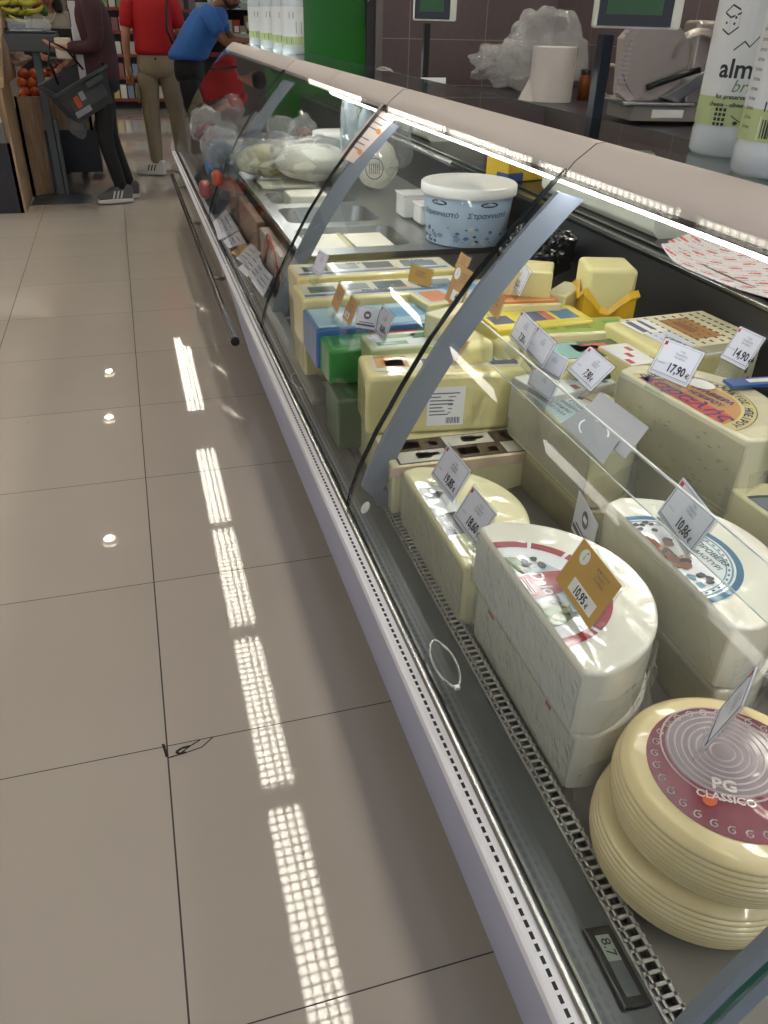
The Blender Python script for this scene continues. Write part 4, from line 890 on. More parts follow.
def almi_label(t, r, s, fa, full=True):
    mb = MB(); n = 36
    for k, (z0, z1) in enumerate(((.045,.085),(.085,.225))):
        mb.mi(k)
        for i in range(n):
            a, b = fa-2.9+5.8*i/n, fa-2.9+5.8*(i+1)/n; mb.quad(*[((r+.0006)*math.cos(q), (r+.0006)*math.sin(q), z_*s) for q, z_ in ((a,z0),(b,z0),(b,z1),(a,z1))])
    lb = mb.build('label', [mat('label_green','#b7c88f',.4), mat('label_top','#dfe4e6',.4)], t)
    def wr(m_, pts, fs, off=.001):
        m_.add([((r+off)*math.cos(fa+x/r), (r+off)*math.sin(fa+x/r), z_) for x, z_ in pts], fs)
    q = MB()
    v, f = glyphs('almi', .036*s, bold=.02); wr(q, [(x-.008, y+.112*s) for x, y in v], f)
    if full:
        v, f = glyphs('brine', .024*s, shear=.3); q.mi(1); wr(q, [(x+.012*s, y+.093*s) for x, y in v], f)
        q.mi(0)
        for k, s_ in enumerate(('for preservation of','cheese - olives - pickles')): v, f = glyphs(s_, .009*s, bold=.02); wr(q, [(x, y+(.083-.011*k)*s) for x, y in v], f)
        # mountain line, cheese drawing, checker block, olives
        def line(p, w=.0012): 
            for (x0,y0),(x1,y1) in zip(p, p[1:]): wr(q, [(x0*s,(y0-w)*s),(x1*s,(y1-w)*s),(x1*s,(y1+w)*s),(x0*s,(y0+w)*s)], [(0,1,2,3)])
        line([(-.022,.148),(-.008,.160),(0,.153),(.012,.168),(.022,.156),(.034,.150)])
        line([(-.05,.175),(-.036,.168),(-.022,.178),(-.024,.200),(-.038,.206),(-.050,.196),(-.05,.175)]); line([(-.036,.168),(-.038,.190),(-.050,.196)]); line([(-.038,.190),(-.022,.196)])
        for a_, b_ in ((-.044,.183),(-.030,.182),(-.029,.19)): wr(q, [((a_+.002*math.cos(k))*s,(b_+.002*math.sin(k))*s) for k in range(6)], [tuple(range(6))])
        for i in range(3):
            for j in range(4):
                wr(q, [((-.03+i*.0065)*s,(.045+j*.0068)*s),((-.0255+i*.0065)*s,(.045+j*.0068)*s),((-.0255+i*.0065)*s,(.0495+j*.0068)*s),((-.03+i*.0065)*s,(.0495+j*.0068)*s)], [(0,1,2,3)])
        line([(-.004,.06),(.010,.052),(.02,.062),(.03,.075)], .0008)
        for a_ in (.004,.014,.024): wr(q, [((a_+.004*math.cos(k))*s,(.05+.003*math.sin(k))*s) for k in range(6)], [tuple(range(6))])
    q.build('lettering', [mat('label_ink','#2a3338',.5), mat('label_ink_green','#6f8f5c',.5)], lb)
def back_label(t, r, s, fa):
    almi_base = MB(); n = 36
    for k, (z0, z1) in enumerate(((.045,.085),(.085,.225))):
        almi_base.mi(k)
        for i in range(n):
            a, b = fa-2.9+5.8*i/n, fa-2.9+5.8*(i+1)/n; almi_base.quad(*[((r+.0006)*math.cos(q), (r+.0006)*math.sin(q), z_*s) for q, z_ in ((a,z0),(b,z0),(b,z1),(a,z1))])
    lb = almi_base.build('label', [mat('label_green','#b7c88f',.4), mat('label_top','#dfe4e6',.4)], t)
    q = MB()
    def wr(pts, fs, off=.001): q.add([((r+off)*math.cos(fa+x/r), (r+off)*math.sin(fa+x/r), z_) for x, z_ in pts], fs)
    wr([(-.015*s,.047*s),(.05*s,.047*s),(.05*s,.077*s),(-.015*s,.077*s)], [(0,1,2,3)], .0009)
    q.mi(1)
    for i in range(16): wr([((-.011+i*.0036)*s,.050*s),((-.0095+i*.0036+.0007*(i%3))*s,.050*s),((-.0095+i*.0036+.0007*(i%3))*s,.073*s),((-.011+i*.0036)*s,.073*s)], [(0,1,2,3)])
    v, f = glyphs('1Le', .016*s, bold=.02); wr([(x-.004*s, y+.083*s) for x, y in v], f)
    for j in range(11): v, f = glyphs('ΑΛΜΗ ΓΙΑ ΤΗ ΔΙΑΤΗΡΗΣΗ ΤΥΡΙΟΥ'[:24-j%4*3], .0075*s, 'LEFT'); wr([(x-.008*s, y+(.105+.0105*j)*s) for x, y in v], f)
    for j in range(12): v, f = glyphs('brine', .0075*s, 'LEFT'); wr([(x-.048*s, y+(.06+.0115*j)*s) for x, y in v], f)
    q.add([((r+.001)*math.cos(fa+(-.034+.010*math.cos(k)*.9)*s/r), (r+.001)*math.sin(fa+(-.034+.010*math.cos(k)*.9)*s/r), (.185+.014*math.sin(k))*s) for k in [i*PI/8 for i in range(16)]], [tuple(range(16))])
    q.build('lettering', [paper, mat('label_ink','#2a3338',.5)], lb)
b1 = P(727,153,Z=1.1635); b2 = P(774,174,Z=1.1635)
brine_bottle(tuple(b1), 1.0, 'large brine bottle with almi label, left of the two on the near glass shelf', lab=almi_label, facing=math.atan2(-b1.y,-b1.x)-.05, cap='#3f8a3c')
brine_bottle(tuple(b2), 1.0, 'brine bottle showing its barcode label, cut by the right frame edge', lab=back_label, facing=math.atan2(-b2.y,-b2.x)-.35, cap='#3f8a3c')
def small_lab(t, r, s, fa):
    mb = MB(); n = 24
    for k, (z0, z1) in enumerate(((.045,.085),(.085,.225))):
        mb.mi(k)
        for i in range(n):
            a, b = fa-2.9+5.8*i/n, fa-2.9+5.8*(i+1)/n; mb.quad(*[((r+.0006)*math.cos(q), (r+.0006)*math.sin(q), z_*s) for q, z_ in ((a,z0),(b,z0),(b,z1),(a,z1))])
    mb.mi(2)
    for z0, z1, a0, a1 in ((.17,.2,-.3,.1),(.10,.155,.3,.9),(.05,.08,-.6,-.1)): mb.add([((r+.001)*math.cos(fa+a), (r+.001)*math.sin(fa+a), z_*s) for a, z_ in ((a0,z0),(a1,z0),(a1,z1),(a0,z1))], [(0,1,2,3)])
    mb.build('label', [mat('label_green','#b7c88f',.4), mat('label_top','#dfe4e6',.4), mat('label_ink_soft','#6a7a6a',.5)], t)
for i, (px, lb) in enumerate(((258.5,'leftmost'),(269,'second from the left'),(280,'third from the left'),(288,'rightmost'))):
    p_ = P(px, 43+i*1.6, X=.895); 
    brine_bottle((.895+.0, p_.y-.05*i, 1.1635), .92, 'brine bottle on the far shelf by the green panel, '+lb+' of four', 'brine bottles on the far shelf', cap='#e6e8e6', lab=small_lab)
brine_bottle(tuple(P(349,142,Z=.86)+Vector((0,0,-.06))), .62, 'pale blue bottle with green cap inside the far counter, left one', 'green capped bottles', body='#bcd6e4', cap='#17805a')
brine_bottle(tuple(P(366,146,Z=.86)+Vector((0,0,-.06))), .58, 'pale blue bottle with dark green cap half hidden by the middle bracket', 'green capped bottles', body='#bcd6e4', cap='#2c6a4a')
t = thing('round_tub', 'round white tub with lid before the green capped bottles', 'tub', P(337,170,Z=.705)); MB().lathe([(.0001,0),(.10,0),(.11,.15),(.115,.152),(.115,.17),(.0001,.172)], 36).build('tub', [whitep], t, smooth=True)
def wrapped(px, py, s, lb, m=feta, sc=(1.2,.9,.55), z=.705, seed=1):
    t = thing('wrapped_cheese', lb, 'cheese', P(px,py,Z=z)); crumple('cheese', None, None, (0,0,.0), s, m, seed, sc, n=4, amp=.15, freq=3, parent=t)
    crumple('plastic_wrap', None, None, (0,0,-.0), s*1.1, bagm, seed+3, sc, n=5, amp=.25, freq=8, parent=t)
wrapped(313,180, .135, 'large round white cheese wrapped in film on the steel insert', sc=(1.25,1,.55), seed=2)
wrapped(266,176, .11, 'wrapped pale greenish cheese left of the large round one', m=ch_pale, sc=(1.2,.9,.6), seed=6)
wrapped(288,172, .08, 'wrapped creamy cheese between the greenish and the large round one', m=ch_pale, sc=(1,.9,.8), seed=8)
for i, (px, py, cs, lb) in enumerate(((262,148,'#8f9499','clear bag with white printed card behind the wrapped cheeses'),(283,152,'#7f8689','grey-white bag behind the large wrapped cheese'),(304,150,'#8a5a46','clear bag of brown cured pieces left of the round tub'),(222,160,'#56687a','greyish blue bag in the farthest counter part'),(208,140,'#6a3a3c','dark red wrapped meat in the farthest counter part'),(232,120,'#5c3a3c','dark maroon packet hanging in the farthest counter part'))):
    t = thing('food_bag', lb, 'bag', P(px,py+8,Z=.72)); crumple('contents', None, None, (0,0,.01), .055, mat('c_'+cs.strip('#'), cs, .5), i+3, (1.1,.8,1.0), n=4, amp=.35, freq=5, parent=t); crumple('bag', None, None, (0,0,0), .075, bagm, i+11, (1.1,.8,1.2), n=4, amp=.35, freq=6, parent=t)
MBc = MB().box(-.03,.03,-.001,.001,0,.075); MBc.mi(1).box(-.022,.022,-.0016,-.001,.02,.06)
t = thing('printed_card', 'white card with small brown picture standing behind the wrapped cheeses', 'card', P(262,164,Z=.75)); MBc.build('card', [paper, mat('brown_pic','#8a6a56',.5)], t)
o = MB().ball((0,0,.02),.02,8).build('orange_ball', [mat('orange_red','#d9552c',.4)], smooth=True); o.location = P(283,150,Z=.80); tag(o, 'small orange ball-shaped item among the bags behind the wrapped cheese', 'ball')
for i, (px, py, cs, lb) in enumerate(((211,165,'#2f6f9f','blue bottle-shaped pack near the far end'),(214,150,'#c9682c','orange pack above the blue one near the far end'),(218,178,'#b04a2c','orange-red pack below the white bag near the far end'),(206,190,'#8a3a34','dark red pack near the far seam'))):
    t = thing('food_pack', lb, 'pack', P(px,py+8,Z=.66)); MB().box(-.025,.025,-.03,.03,0,.07).build('pack', [mat('p_'+cs.strip('#'), cs, .35, coat=.5)], t, bev=.02, seg=4)
# brown packages standing in the slot before the steel side
for i, (y0, y1, z1, cs, lb) in enumerate(((3.72,4.25,.665,'#8a6a55','brown paper package against the steel side, farthest'),(3.14,3.66,.665,'#94735c','brown paper package against the steel side, second from the bracket'),(2.62,3.05,.665,'#a8988c','clear wrapped grey package with red ribs near the middle bracket'))):
    t = thing('paper_package', lb, 'package', (.445,y0,.53)); mb = MB().box(-.012,.024,0,y1-y0,0,z1-.53)
    if i == 2:
        mb.mi(1)
        for k in range(4): mb.tube([(-.016,.03+.3*f,.03+.1*math.sin(PI*f)+k*.012) for f in [j/8 for j in range(9)]], .005, 6)
    mb.build('wrapper', [mat('pk'+cs.strip('#'), cs, .5, coat=.4, bump=.3, bdist=.01), mat('red_rib','#9c2f34',.3,coat=.6)], t, bev=.006)
for i, (y0, y1, cs) in enumerate(((4.35,4.8,'#3a3030'),(4.85,5.4,'#5c4a48'),(5.45,6.0,'#3c3a3e'))):
    t = thing('dark_package', 'dark wrapped package in the farthest counter part, '+['nearest','middle','farthest'][i]+' of three', 'package', (.50,y0,.53)); MB().box(0,.35,0,y1-y0,0,.16).build('wrapper', [mat('pk'+cs.strip('#'), cs, .4, coat=.5)], t, bev=.03, seg=4)

# ================================================================ WORKTOP THINGS
t = thing('weighing_scale', 'cream retail scale on the near worktop with dark pole and green screen', 'scale', (1.30, 1.86, .858))
MB().along([(0,.02),(.02,0),(.30,0),(.32,.02),(.32,.10),(.29,.145),(.03,.145),(0,.12)], 0, .66).build('body', [cream_pl], t, bev=.006)
MB().box(.075,.105,-.0015,.0,.055,.085).box(-.0015,0,.10,.16,.07,.10).build('rating_plate', [black], t)
MB().box(.02,.30,.05,.60,.146,.154).build('weighing_pan', [steel], t, bev=.006)
pb = P(582,118,Y=2.62)
D1 = P(601,70,X=1.40)
MB().box(D1.x-1.30-.018, D1.x-1.30+.018, D1.y-1.86-.018, D1.y-1.86+.018, .0, .455).build('pole', [mat('dark_blue_pole','#1b222c',.35,.3)], t, bev=.003)
hd = thing('display_head', None, None); 
for k_ in ('label','category'): 
    if k_ in hd: del hd[k_]
def head_box(t, c, w, h, d, yaw):
    M_ = Matrix.Translation(c) @ Matrix.Rotation(yaw, 4, 'Z')
    def tr(mb): mb.v = [tuple(M_ @ Vector(v)) for v in mb.v]; return mb
    b = tr(MB().box(-w/2,w/2,-d/2,d/2,-h/2,h/2)).build('display_head', [cream_pl], t, bev=.008)
    tr(MB().box(-w/2+.008,w/2-.03,-d/2-.004,-d/2+.001,-h/2+.006,h/2-.006).mi(1).box(-w/2+.03,w/2-.06,-d/2-.005,-d/2-.004,-h/2+.035,h/2-.02)).build('screen', [blackg, mat('green_lcd','#1f4420',.3,emit=.12)], b)
    return b
bpy.data.objects.remove(hd)
head_box(t, Vector((D1.x-1.30+.085, D1.y-1.86-.01, .552)), .25, .165, .06, -.35)
D2 = P(426,55,X=1.42)
t = thing('weighing_scale', 'second retail scale further back with thin dark pole and small screen', 'scale', (1.32, D2.y-.35, .858))
MB().along([(0,.02),(.02,0),(.28,0),(.30,.02),(.30,.10),(.27,.125),(.03,.125),(0,.10)], 0, .5).build('body', [cream_pl], t, bev=.012)
MB().box(.08,.11,.33,.36,.0,.46).build('pole', [black], t, bev=.003)
head_box(t, Vector((.13,.34,.535)), .20, .13, .05, -.35)
c = P(434,90,Y=D2.y-.6); t = thing('small_notice', 'small white notice with round mark behind the glass shelf', 'notice', c)
MB().box(-.06,.05,0,.002,-.06,.045).mi(1).lathe([(.0001,0),(.016,0),(.016,-.001)], 20, (-.03,0,-.02)).box(-.045,.02,-.001,0,.015,.024).build('sheet', [paper, inkg], t)
# patterned wrapping paper on the worktop
t = thing('wrapping_sheet', 'curled stack of white wrapping paper printed with small red emblems', 'wrapping paper', (1.24,1.0,.862))
pat = bpy.data.materials.new('red_print_paper'); pat.use_nodes = True; N = pat.node_tree.nodes; L = pat.node_tree.links; b = N['Principled BSDF']
tc = N.new('ShaderNodeTexCoord'); mp = N.new('ShaderNodeMapping'); mp.inputs['Rotation'].default_value = (0,0,.5); L.new(tc.outputs['Object'], mp.inputs[0])
s = N.new('ShaderNodeSeparateXYZ'); L.new(mp.outputs[0], s.inputs[0])
def MM(op, a, c=None):
    n = N.new('ShaderNodeMath'); n.operation = op
    for i, v in enumerate((a, c)):
        if v is None: continue
        if isinstance(v, (int,float)): n.inputs[i].default_value = v
        else: L.new(v, n.inputs[i])
    return n.outputs[0]
v_ = MM('DIVIDE', s.outputs[1], .042); row = MM('FLOOR', v_); u_ = MM('ADD', MM('DIVIDE', s.outputs[0], .075), MM('MULTIPLY', row, .5))
fu = MM('SUBTRACT', MM('FRACT', u_), .5); fv = MM('SUBTRACT', MM('FRACT', v_), .5)
ell = MM('LESS_THAN', MM('ADD', MM('POWER', MM('MULTIPLY', fu, 1.0), 2), MM('POWER', MM('MULTIPLY', fv, 1.1), 2)), .045)
nz = N.new('ShaderNodeTexNoise'); nz.inputs['Scale'].default_value = 160; L.new(tc.outputs['Object'], nz.inputs['Vector'])
ell2 = MM('MULTIPLY', ell, MM('GREATER_THAN', nz.outputs['Fac'], .40))
txt_ = MM('MULTIPLY', MM('LESS_THAN', MM('ABSOLUTE', MM('SUBTRACT', MM('ABSOLUTE', fv), .45)), .05), MM('GREATER_THAN', nz.outputs['Fac'], .52))
m1 = N.new('ShaderNodeMix'); m1.data_type = 'RGBA'; m1.inputs[6].default_value = lin('#e2dcdd'); m1.inputs[7].default_value = lin('#9aa0ac'); L.new(txt_, m1.inputs[0])
m2 = N.new('ShaderNodeMix'); m2.data_type = 'RGBA'; m2.inputs[7].default_value = lin('#cf4a45'); L.new(m1.outputs[2], m2.inputs[6]); L.new(ell2, m2.inputs[0]); L.new(m2.outputs[2], b.inputs['Base Color'])
pa = [P(652,262,Z=.866), P(700,241,Z=.875), P(768,244,Z=.875), P(860,250,Z=.875), P(880,335,Z=.866), P(768,297,Z=.862), P(690,272,Z=.862)]
nu, nv = 14, 14; A_, B_, C_, D_ = P(650,262,Z=.86), P(716,238,Z=.86), P(880,262,Z=.86), P(830,325,Z=.86)
vs = []
for i in range(nu+1):
    for j in range(nv+1):
        a, b2_ = i/nu, j/nv; p_ = (A_*(1-a)+D_*a)*(1-b2_)+(B_*(1-a)+C_*a)*b2_
        cr2 = max(0, 1-a*4)**2*.03+max(0,1-b2_*5)**2*.008+.003*math.sin(a*9+b2_*5)
        if a < .15 and b2_ < .2: p_ = p_+(C_-A_).normalized()*.02*(1-a/.15)
        vs.append((p_.x-1.24, p_.y-1.0, cr2+.003))
mb = MB().add(vs, [(i*(nv+1)+j, (i+1)*(nv+1)+j, (i+1)*(nv+1)+j+1, i*(nv+1)+j+1) for i in range(nu) for j in range(nv)])
o = mb.build('sheet', [pat], t, smooth=True); md = o.modifiers.new('s','SOLIDIFY'); md.thickness = .003
# yellow boxes on the worktop seen through the top
t = thing('yellow_box', 'yellow and blue carton on the worktop under the glass shelf', 'box', P(528,178,Z=.86)+Vector((-.05,0,0)), .3)
MB().box(-.09,.09,-.06,.06,0,.09).mi(1).box(-.092,-.02,-.062,.0,.0,.03).build('carton', [mat('yellow_carton','#d6b52a',.5), mat('blue_band','#38558a',.5)], t, bev=.003)

# ================================================================ BACK COUNTER
t = thing('back_counter', 'dark work counter along the tiled wall behind the display', 'counter', (2.2,.4,0))
MB().box(.02,1.04,0,5.6,.05,.88).build('body', [mat('dark_cabinet','#2c2a2b',.5)], t); MB().box(0,1.045,-.02,5.62,.88,.92).build('worktop', [mat('dark_top','#26262a',.3)], t, bev=.004)
c = P(549,101,Z=.92); t = thing('paper_roll', 'big white paper towel roll standing on the back counter', 'paper roll', c)
MB().lathe([(.035,0),(.13,0),(.132,.004),(.132,.286),(.13,.29),(.035,.29),(.035,0)], 40).build('roll', [mat('roll_paper','#c9c4be',.8)], t, smooth=False)
MB().quad((-.12,-.03,0),(-.15,-.08,0),(-.22,-.02,.01),(-.125,.02,.15)).build('loose_end', [mat('roll_paper','#c9c4be',.8)], t)
bag_b = clear('crumpled_clear_bag', (.80,.79,.78,1), bump=1, bscale=14, rough=.15, white=.22)
crumple('plastic_bag', 'crumpled clear plastic bag heaped behind the paper roll', 'bag', c+Vector((.1,.35,0)), .24, bag_b, 21, (1.1,.6,.95), amp=.4, freq=6)
crumple('plastic_bag', 'crumpled clear plastic bag heaped left of the paper roll', 'bag', P(500,88,Z=.92), .20, bag_b, 31, (1.2,.7,.6), amp=.45, freq=6)
t = thing('metal_bowl', 'small dark shiny bowl by the crumpled bag on the back counter', 'bowl', P(518,88,Z=.92)); MB().lathe([(.0001,0),(.05,.0),(.10,.05),(.11,.08),(.10,.08),(.09,.05),(.0001,.01)], 28).build('bowl', [chrome], t, smooth=True)
t = thing('spice_jar', 'amber jar right of the paper roll', 'jar', P(582,100,Z=.92)); MB().lathe([(.0001,0),(.035,0),(.035,.12),(.028,.14)], 20).build('jar', [mat('amber','#8a4a1c',.3)], t, smooth=True); MB().lathe([(.03,.14),(.03,.17),(.0001,.17)], 20).build('lid', [black], t, smooth=True)
# slicer
sc_ = P(655,122,Z=.92)
t = thing('food_slicer', 'grey metal food slicer with ribbed guard on the back counter', 'slicer', sc_, -.15)
alu = mat('cast_aluminium', '#a79f98', .35, .6)
MB().box(-.20,.28,-.16,.16,.02,.085).mi(1).box(-.10,-.06,-.162,-.16,.03,.06).build('base', [mat('slicer_base','#8d8a84',.4,.4), mat('warning_yellow','#c9b03a',.5)], t, bev=.012)
MB().box(-.10,.06,-.1625,-.16,.035,.07).build('plate_label', [paper], t)
MB().box(-.26,.10,-.18,.12,.088,.10).build('tray_plate', [steel], t, bev=.003)
rb = MB().lathe([(.0001,0),(.145,.0),(.16,.012),(.165,.05),(.0001,.05)], 40); rb.v = [(x-.10, -.06-z, .27+y) for x,y,z in rb.v]
rb.build('blade_guard', [alu], t, bev=.004)
mb = MB().prism([(-.26,.13),(-.21,.10),(-.10,.11),(-.10,.42),(-.22,.43),(-.28,.36)], -.10, -.03); mb.v = [(x, z, y) for x,y,z in mb.v]
for i in range(14): mb.box(-.285+.0005*i, -.235, -.115, -.10, .135+i*.02, .142+i*.02)
mb.build('ribbed_guard', [mat('grey_slicer','#b3aaa6',.4,.3)], t)
mb = MB().prism([(-.06,.12),(.02,.10),(.22,.24),(.30,.25),(.30,.27),(.18,.27)], -.16, .02); mb.v = [(x, z, y) for x,y,z in mb.v]; mb.build('carriage', [steel_d], t, bev=.005)
MB().box(.10,.20,-.06,.10,.08,.44).build('motor_column', [alu], t, bev=.02); MB().tube([(-.13,-.12,.16),(.02,-.16,.22),(.10,-.16,.24)], .014, 10).build('handle', [black], t, smooth=True)
rb = MB().lathe([(.10,.0),(.13,.0),(.13,.03),(.10,.03)], 30, a0=0, a1=PI); rb.v = [(x+.10, -.08-z, .28+y) for x,y,z in rb.v]; rb.build('guard_arch', [alu], t, smooth=True)
t = thing('wall_monitor', 'dark monitor fixed on the side wall behind the near scale', 'monitor', (3.2, 3.6, 1.22)); MB().box(-.02,.03,-.25,.25,0,.4).mi(1).box(-.022,-.02,-.23,.23,.03,.38).build('panel', [black, blackg], t, bev=.004)
t = thing('wall_cable', 'pale cable hanging down the side wall', 'cable', (3.235,3.15,.92)); MB().tube([(0,0,0),(-.01,.02,.3),(0,-.01,.7),(0,0,1.4)], .008, 8).build('cable', [whitep], t, smooth=True)
t = thing('coiled_hose', 'pale looped hose on the back counter beside the slicer', 'hose', P(608,100,Z=.92)); MB().tube([(.07*math.cos(a),.02*math.sin(a),.10+.09*math.sin(a)) for a in [2*PI*i/24 for i in range(24)]], .014, 8, closed=True).build('hose', [mat('olive_hose','#9a9678',.5)], t, smooth=True)
# ================================================================ PEOPLE
skin_m = mat('skin_tone', '#b98567', .5, sss=.1); skin_d = mat('skin_tone_dark', '#7d5138', .5, sss=.1)
def skin(name, V, Ed, m, parent, sub=2, root=0):
    """V: list of (x,y,z,rx,ry)"""
    me = bpy.data.meshes.new(name); me.from_pydata([v[:3] for v in V], Ed, []); me.materials.append(m)
    o = bpy.data.objects.new(name, me); C.objects.link(o); o.parent = parent
    md = o.modifiers.new('skin', 'SKIN'); md.use_smooth_shade = True; md.branch_smoothing = .6
    lay = me.skin_vertices[0].data if me.skin_vertices else None
    if lay is None:
        bpy.context.view_layer.objects.active = o; bpy.ops.mesh.customdata_skin_add(); lay = me.skin_vertices[0].data
    for i, v in enumerate(V): lay[i].radius = (v[3], v[4] if len(v) > 4 else v[3]); lay[i].use_root = (i == root)
    s = o.modifiers.new('sub', 'SUBSURF'); s.levels = sub; s.render_levels = sub
    return o
def hand(V, Ed, wi, w, p, side, curl=.5):
    """palm and five fingers from wrist index wi at point w towards p"""
    w = Vector(w); d = (Vector(p)-w).normalized(); a = Vector((0,0,1)) if abs(d.z) < .8 else Vector((0,1,0))
    u = d.cross(a).normalized()*side; n = d.cross(u)
    pa = w+d*.05; V.append((*pa, .026, .018)); pi = len(V)-1; Ed.append((wi, pi))
    for k, (off, ln) in enumerate(((-.026,.062),(-.009,.075),(.009,.07),(.026,.055))):
        b = pa+d*.045+u*off; V.append((*b, .0095)); bi = len(V)-1; Ed.append((pi, bi))
        m_ = b+d*ln*.5+n*curl*.02; V.append((*m_, .008)); Ed.append((bi, len(V)-1))
        e = m_+d*ln*.4+n*curl*.03; V.append((*e, .007)); Ed.append((len(V)-2, len(V)-1))
    t_ = pa-u*.035+d*.01; V.append((*t_, .010)); Ed.append((pi, len(V)-1)); V.append((*(t_-u*.012+d*.035), .0085)); Ed.append((len(V)-2, len(V)-1))
def person(label, base, rz, sk, shirt, pants, J, hair='#2a1c14', jacket=None, sleeve='short', shoes=None, pant_r=1.0, hair_len=.0, scale=1.0):
    t = thing('person', label, 'person', base, rz); t.scale = (scale,)*3
    V = []; Ed = []
    def a(p, r, par=None, r2=None):
        V.append((*p, r, r2 or r)); 
        if par is not None: Ed.append((par, len(V)-1))
        return len(V)-1
    pel = a(J['pelvis'], .11, None, .085); sp = a(J['spine'], .10, pel, .085); ch = a(J['chest'], .11, sp, .085); nb = a(J['neck'], .055, ch)
    h = Vector(J['head']); n0 = Vector(J['neck']); d = (h-n0).normalized()
    nk = a(n0+d*.05, .05, nb); jw = a(h-d*.045+Vector((0,.015,0)), .066, nk); hd = a(h+d*.03, .084, jw); a(h+d*.10, .062, hd)
    a(h+Vector((0,.098,-.005)), .012, hd); a(h+Vector((.082,0,0)), .012, hd); a(h+Vector((-.082,0,0)), .012, hd)
    idx = {}
    for s, S in ((-1,'L'),(1,'R')):
        sh = a(J['sh'+S], .052, ch); el = a(J['el'+S], .040, sh); wr_ = a(J['wr'+S], .027, el)
        hand(V, Ed, wr_, J['wr'+S], J['ha'+S], s)
        hi = a(J['hi'+S], .07, pel); kn = a(J['kn'+S], .055, hi); an = a(J['an'+S], .036, kn); a(Vector(J['an'+S])+Vector((0,.0,-.04)), .035, an)
        a(Vector(J['an'+S])+Vector((0,.10,-.055)), .03, len(V)-1)
    skin('body', V, Ed, sk, t)
    # face
    f = MB()
    for sx_ in (-.032,.032): f.mi(0).ball(tuple(h+Vector((sx_,.078,.018))), .011, 6); f.mi(1).ball(tuple(h+Vector((sx_,.086,.018))), .006, 5)
    f.mi(2).tube([h+Vector((-.025,.075,-.045)), h+Vector((0,.086,-.047)), h+Vector((.025,.075,-.045))], .006, 6)
    f.build('face', [whitep, black, mat('lips','#8a4a42',.5)], t, smooth=True)
    def g(l, ed, m, nm, r=2): 
        return skin(nm, [(*Vector(p), *((q,q) if not isinstance(q, tuple) else q)) for p, q in l], ed, m, t)
    # hair
    hv = [(h+d*.10+Vector((0,-.01,.0)), .075), (h+d*.04+Vector((0,-.035,.0)), .088), (h+Vector((0,-.055,-.03)), .065)]; he = [(0,1),(1,2)]
    if hair_len:
        for sx_ in (-1,1): hv += [(h+Vector((sx_*.07,-.02,0)), .045), (h+Vector((sx_*.09,-.01,-hair_len*.6)), .05), (h+Vector((sx_*.09,.0,-hair_len)), .035)]; n_ = len(hv); he += [(1,n_-3),(n_-3,n_-2),(n_-2,n_-1)]
    g(hv, he, mat('hair_'+hair.strip('#'), hair, .6, bump=.6, bscale=90), 'hair')
    # shirt
    pl, s_, c_ = Vector(J['pelvis']), Vector(J['spine']), Vector(J['chest']); shm = (Vector(J['shL'])+Vector(J['shR']))/2
    def loft(mb, secs, n=20):
        vs = [(c.x+rx*math.cos(2*PI*k/n), c.y+ry*math.sin(2*PI*k/n), c.z) for c, rx, ry in secs for k in range(n)]; m = len(secs)
        return mb.add(vs, [(i*n+k, i*n+(k+1)%n, (i+1)*n+(k+1)%n, (i+1)*n+k) for i in range(m-1) for k in range(n)]+[tuple(range(n))[::-1], tuple(range((m-1)*n, m*n))])
    hem = .17 if jacket else -.005
    tilt_ = (shm-pl); lean = tilt_.y/max(.1, tilt_.z)
    q = MB()
    secs = [(pl+Vector((0,0,-hem)), .192 if not jacket else .205, .135), (pl+Vector((0,0,.06)), .180, .130), (s_, .172, .128), (c_, .190, .138), (shm+Vector((0,0,-.03)), .198, .118), (shm+Vector((0,0,.03)), .165, .092), (n0-Vector((0,0,.01)), .075, .068)]
    secs = [(c, rx, ry*(1+lean*.6)) for c, rx, ry in secs]
    loft(q, secs)
    for S in 'LR':
        sh, el, wr_ = Vector(J['sh'+S]), Vector(J['el'+S]), Vector(J['wr'+S]); inn = sh.lerp(shm, .35)
        if sleeve == 'short': q.tube([inn, sh, sh.lerp(el,.4), sh.lerp(el,.8)], [.07,.074,.066,.060], 14)
        else: q.tube([inn, sh, sh.lerp(el,.5), el, el.lerp(wr_,.5), wr_], [.07,.076,.066,.058,.050,.040], 14)
    o = q.build('jacket' if jacket else 'shirt', [shirt], t, smooth=True); md = o.modifiers.new('s','SUBSURF'); md.levels = md.render_levels = 1
    # trousers
    q = MB(); loft(q, [(pl+Vector((0,0,.05)), .165, .118), (pl+Vector((0,0,-.03)), .176, .125), (pl+Vector((0,0,-.11)), .182, .128), (pl+Vector((0,0,-.17)), .150, .10)])
    for S in 'LR':
        hi, kn, an = Vector(J['hi'+S]), Vector(J['kn'+S]), Vector(J['an'+S])
        q.tube([hi+Vector((0,0,.0)), hi.lerp(kn,.3), hi.lerp(kn,.65), kn, kn.lerp(an,.4), kn.lerp(an,.8), an+Vector((0,0,.0))], [r_*pant_r for r_ in (.092,.092,.080,.070,.066,.058,.056)], 16)
    o = q.build('trousers', [pants], t, smooth=True); md = o.modifiers.new('s','SUBSURF'); md.levels = md.render_levels = 1
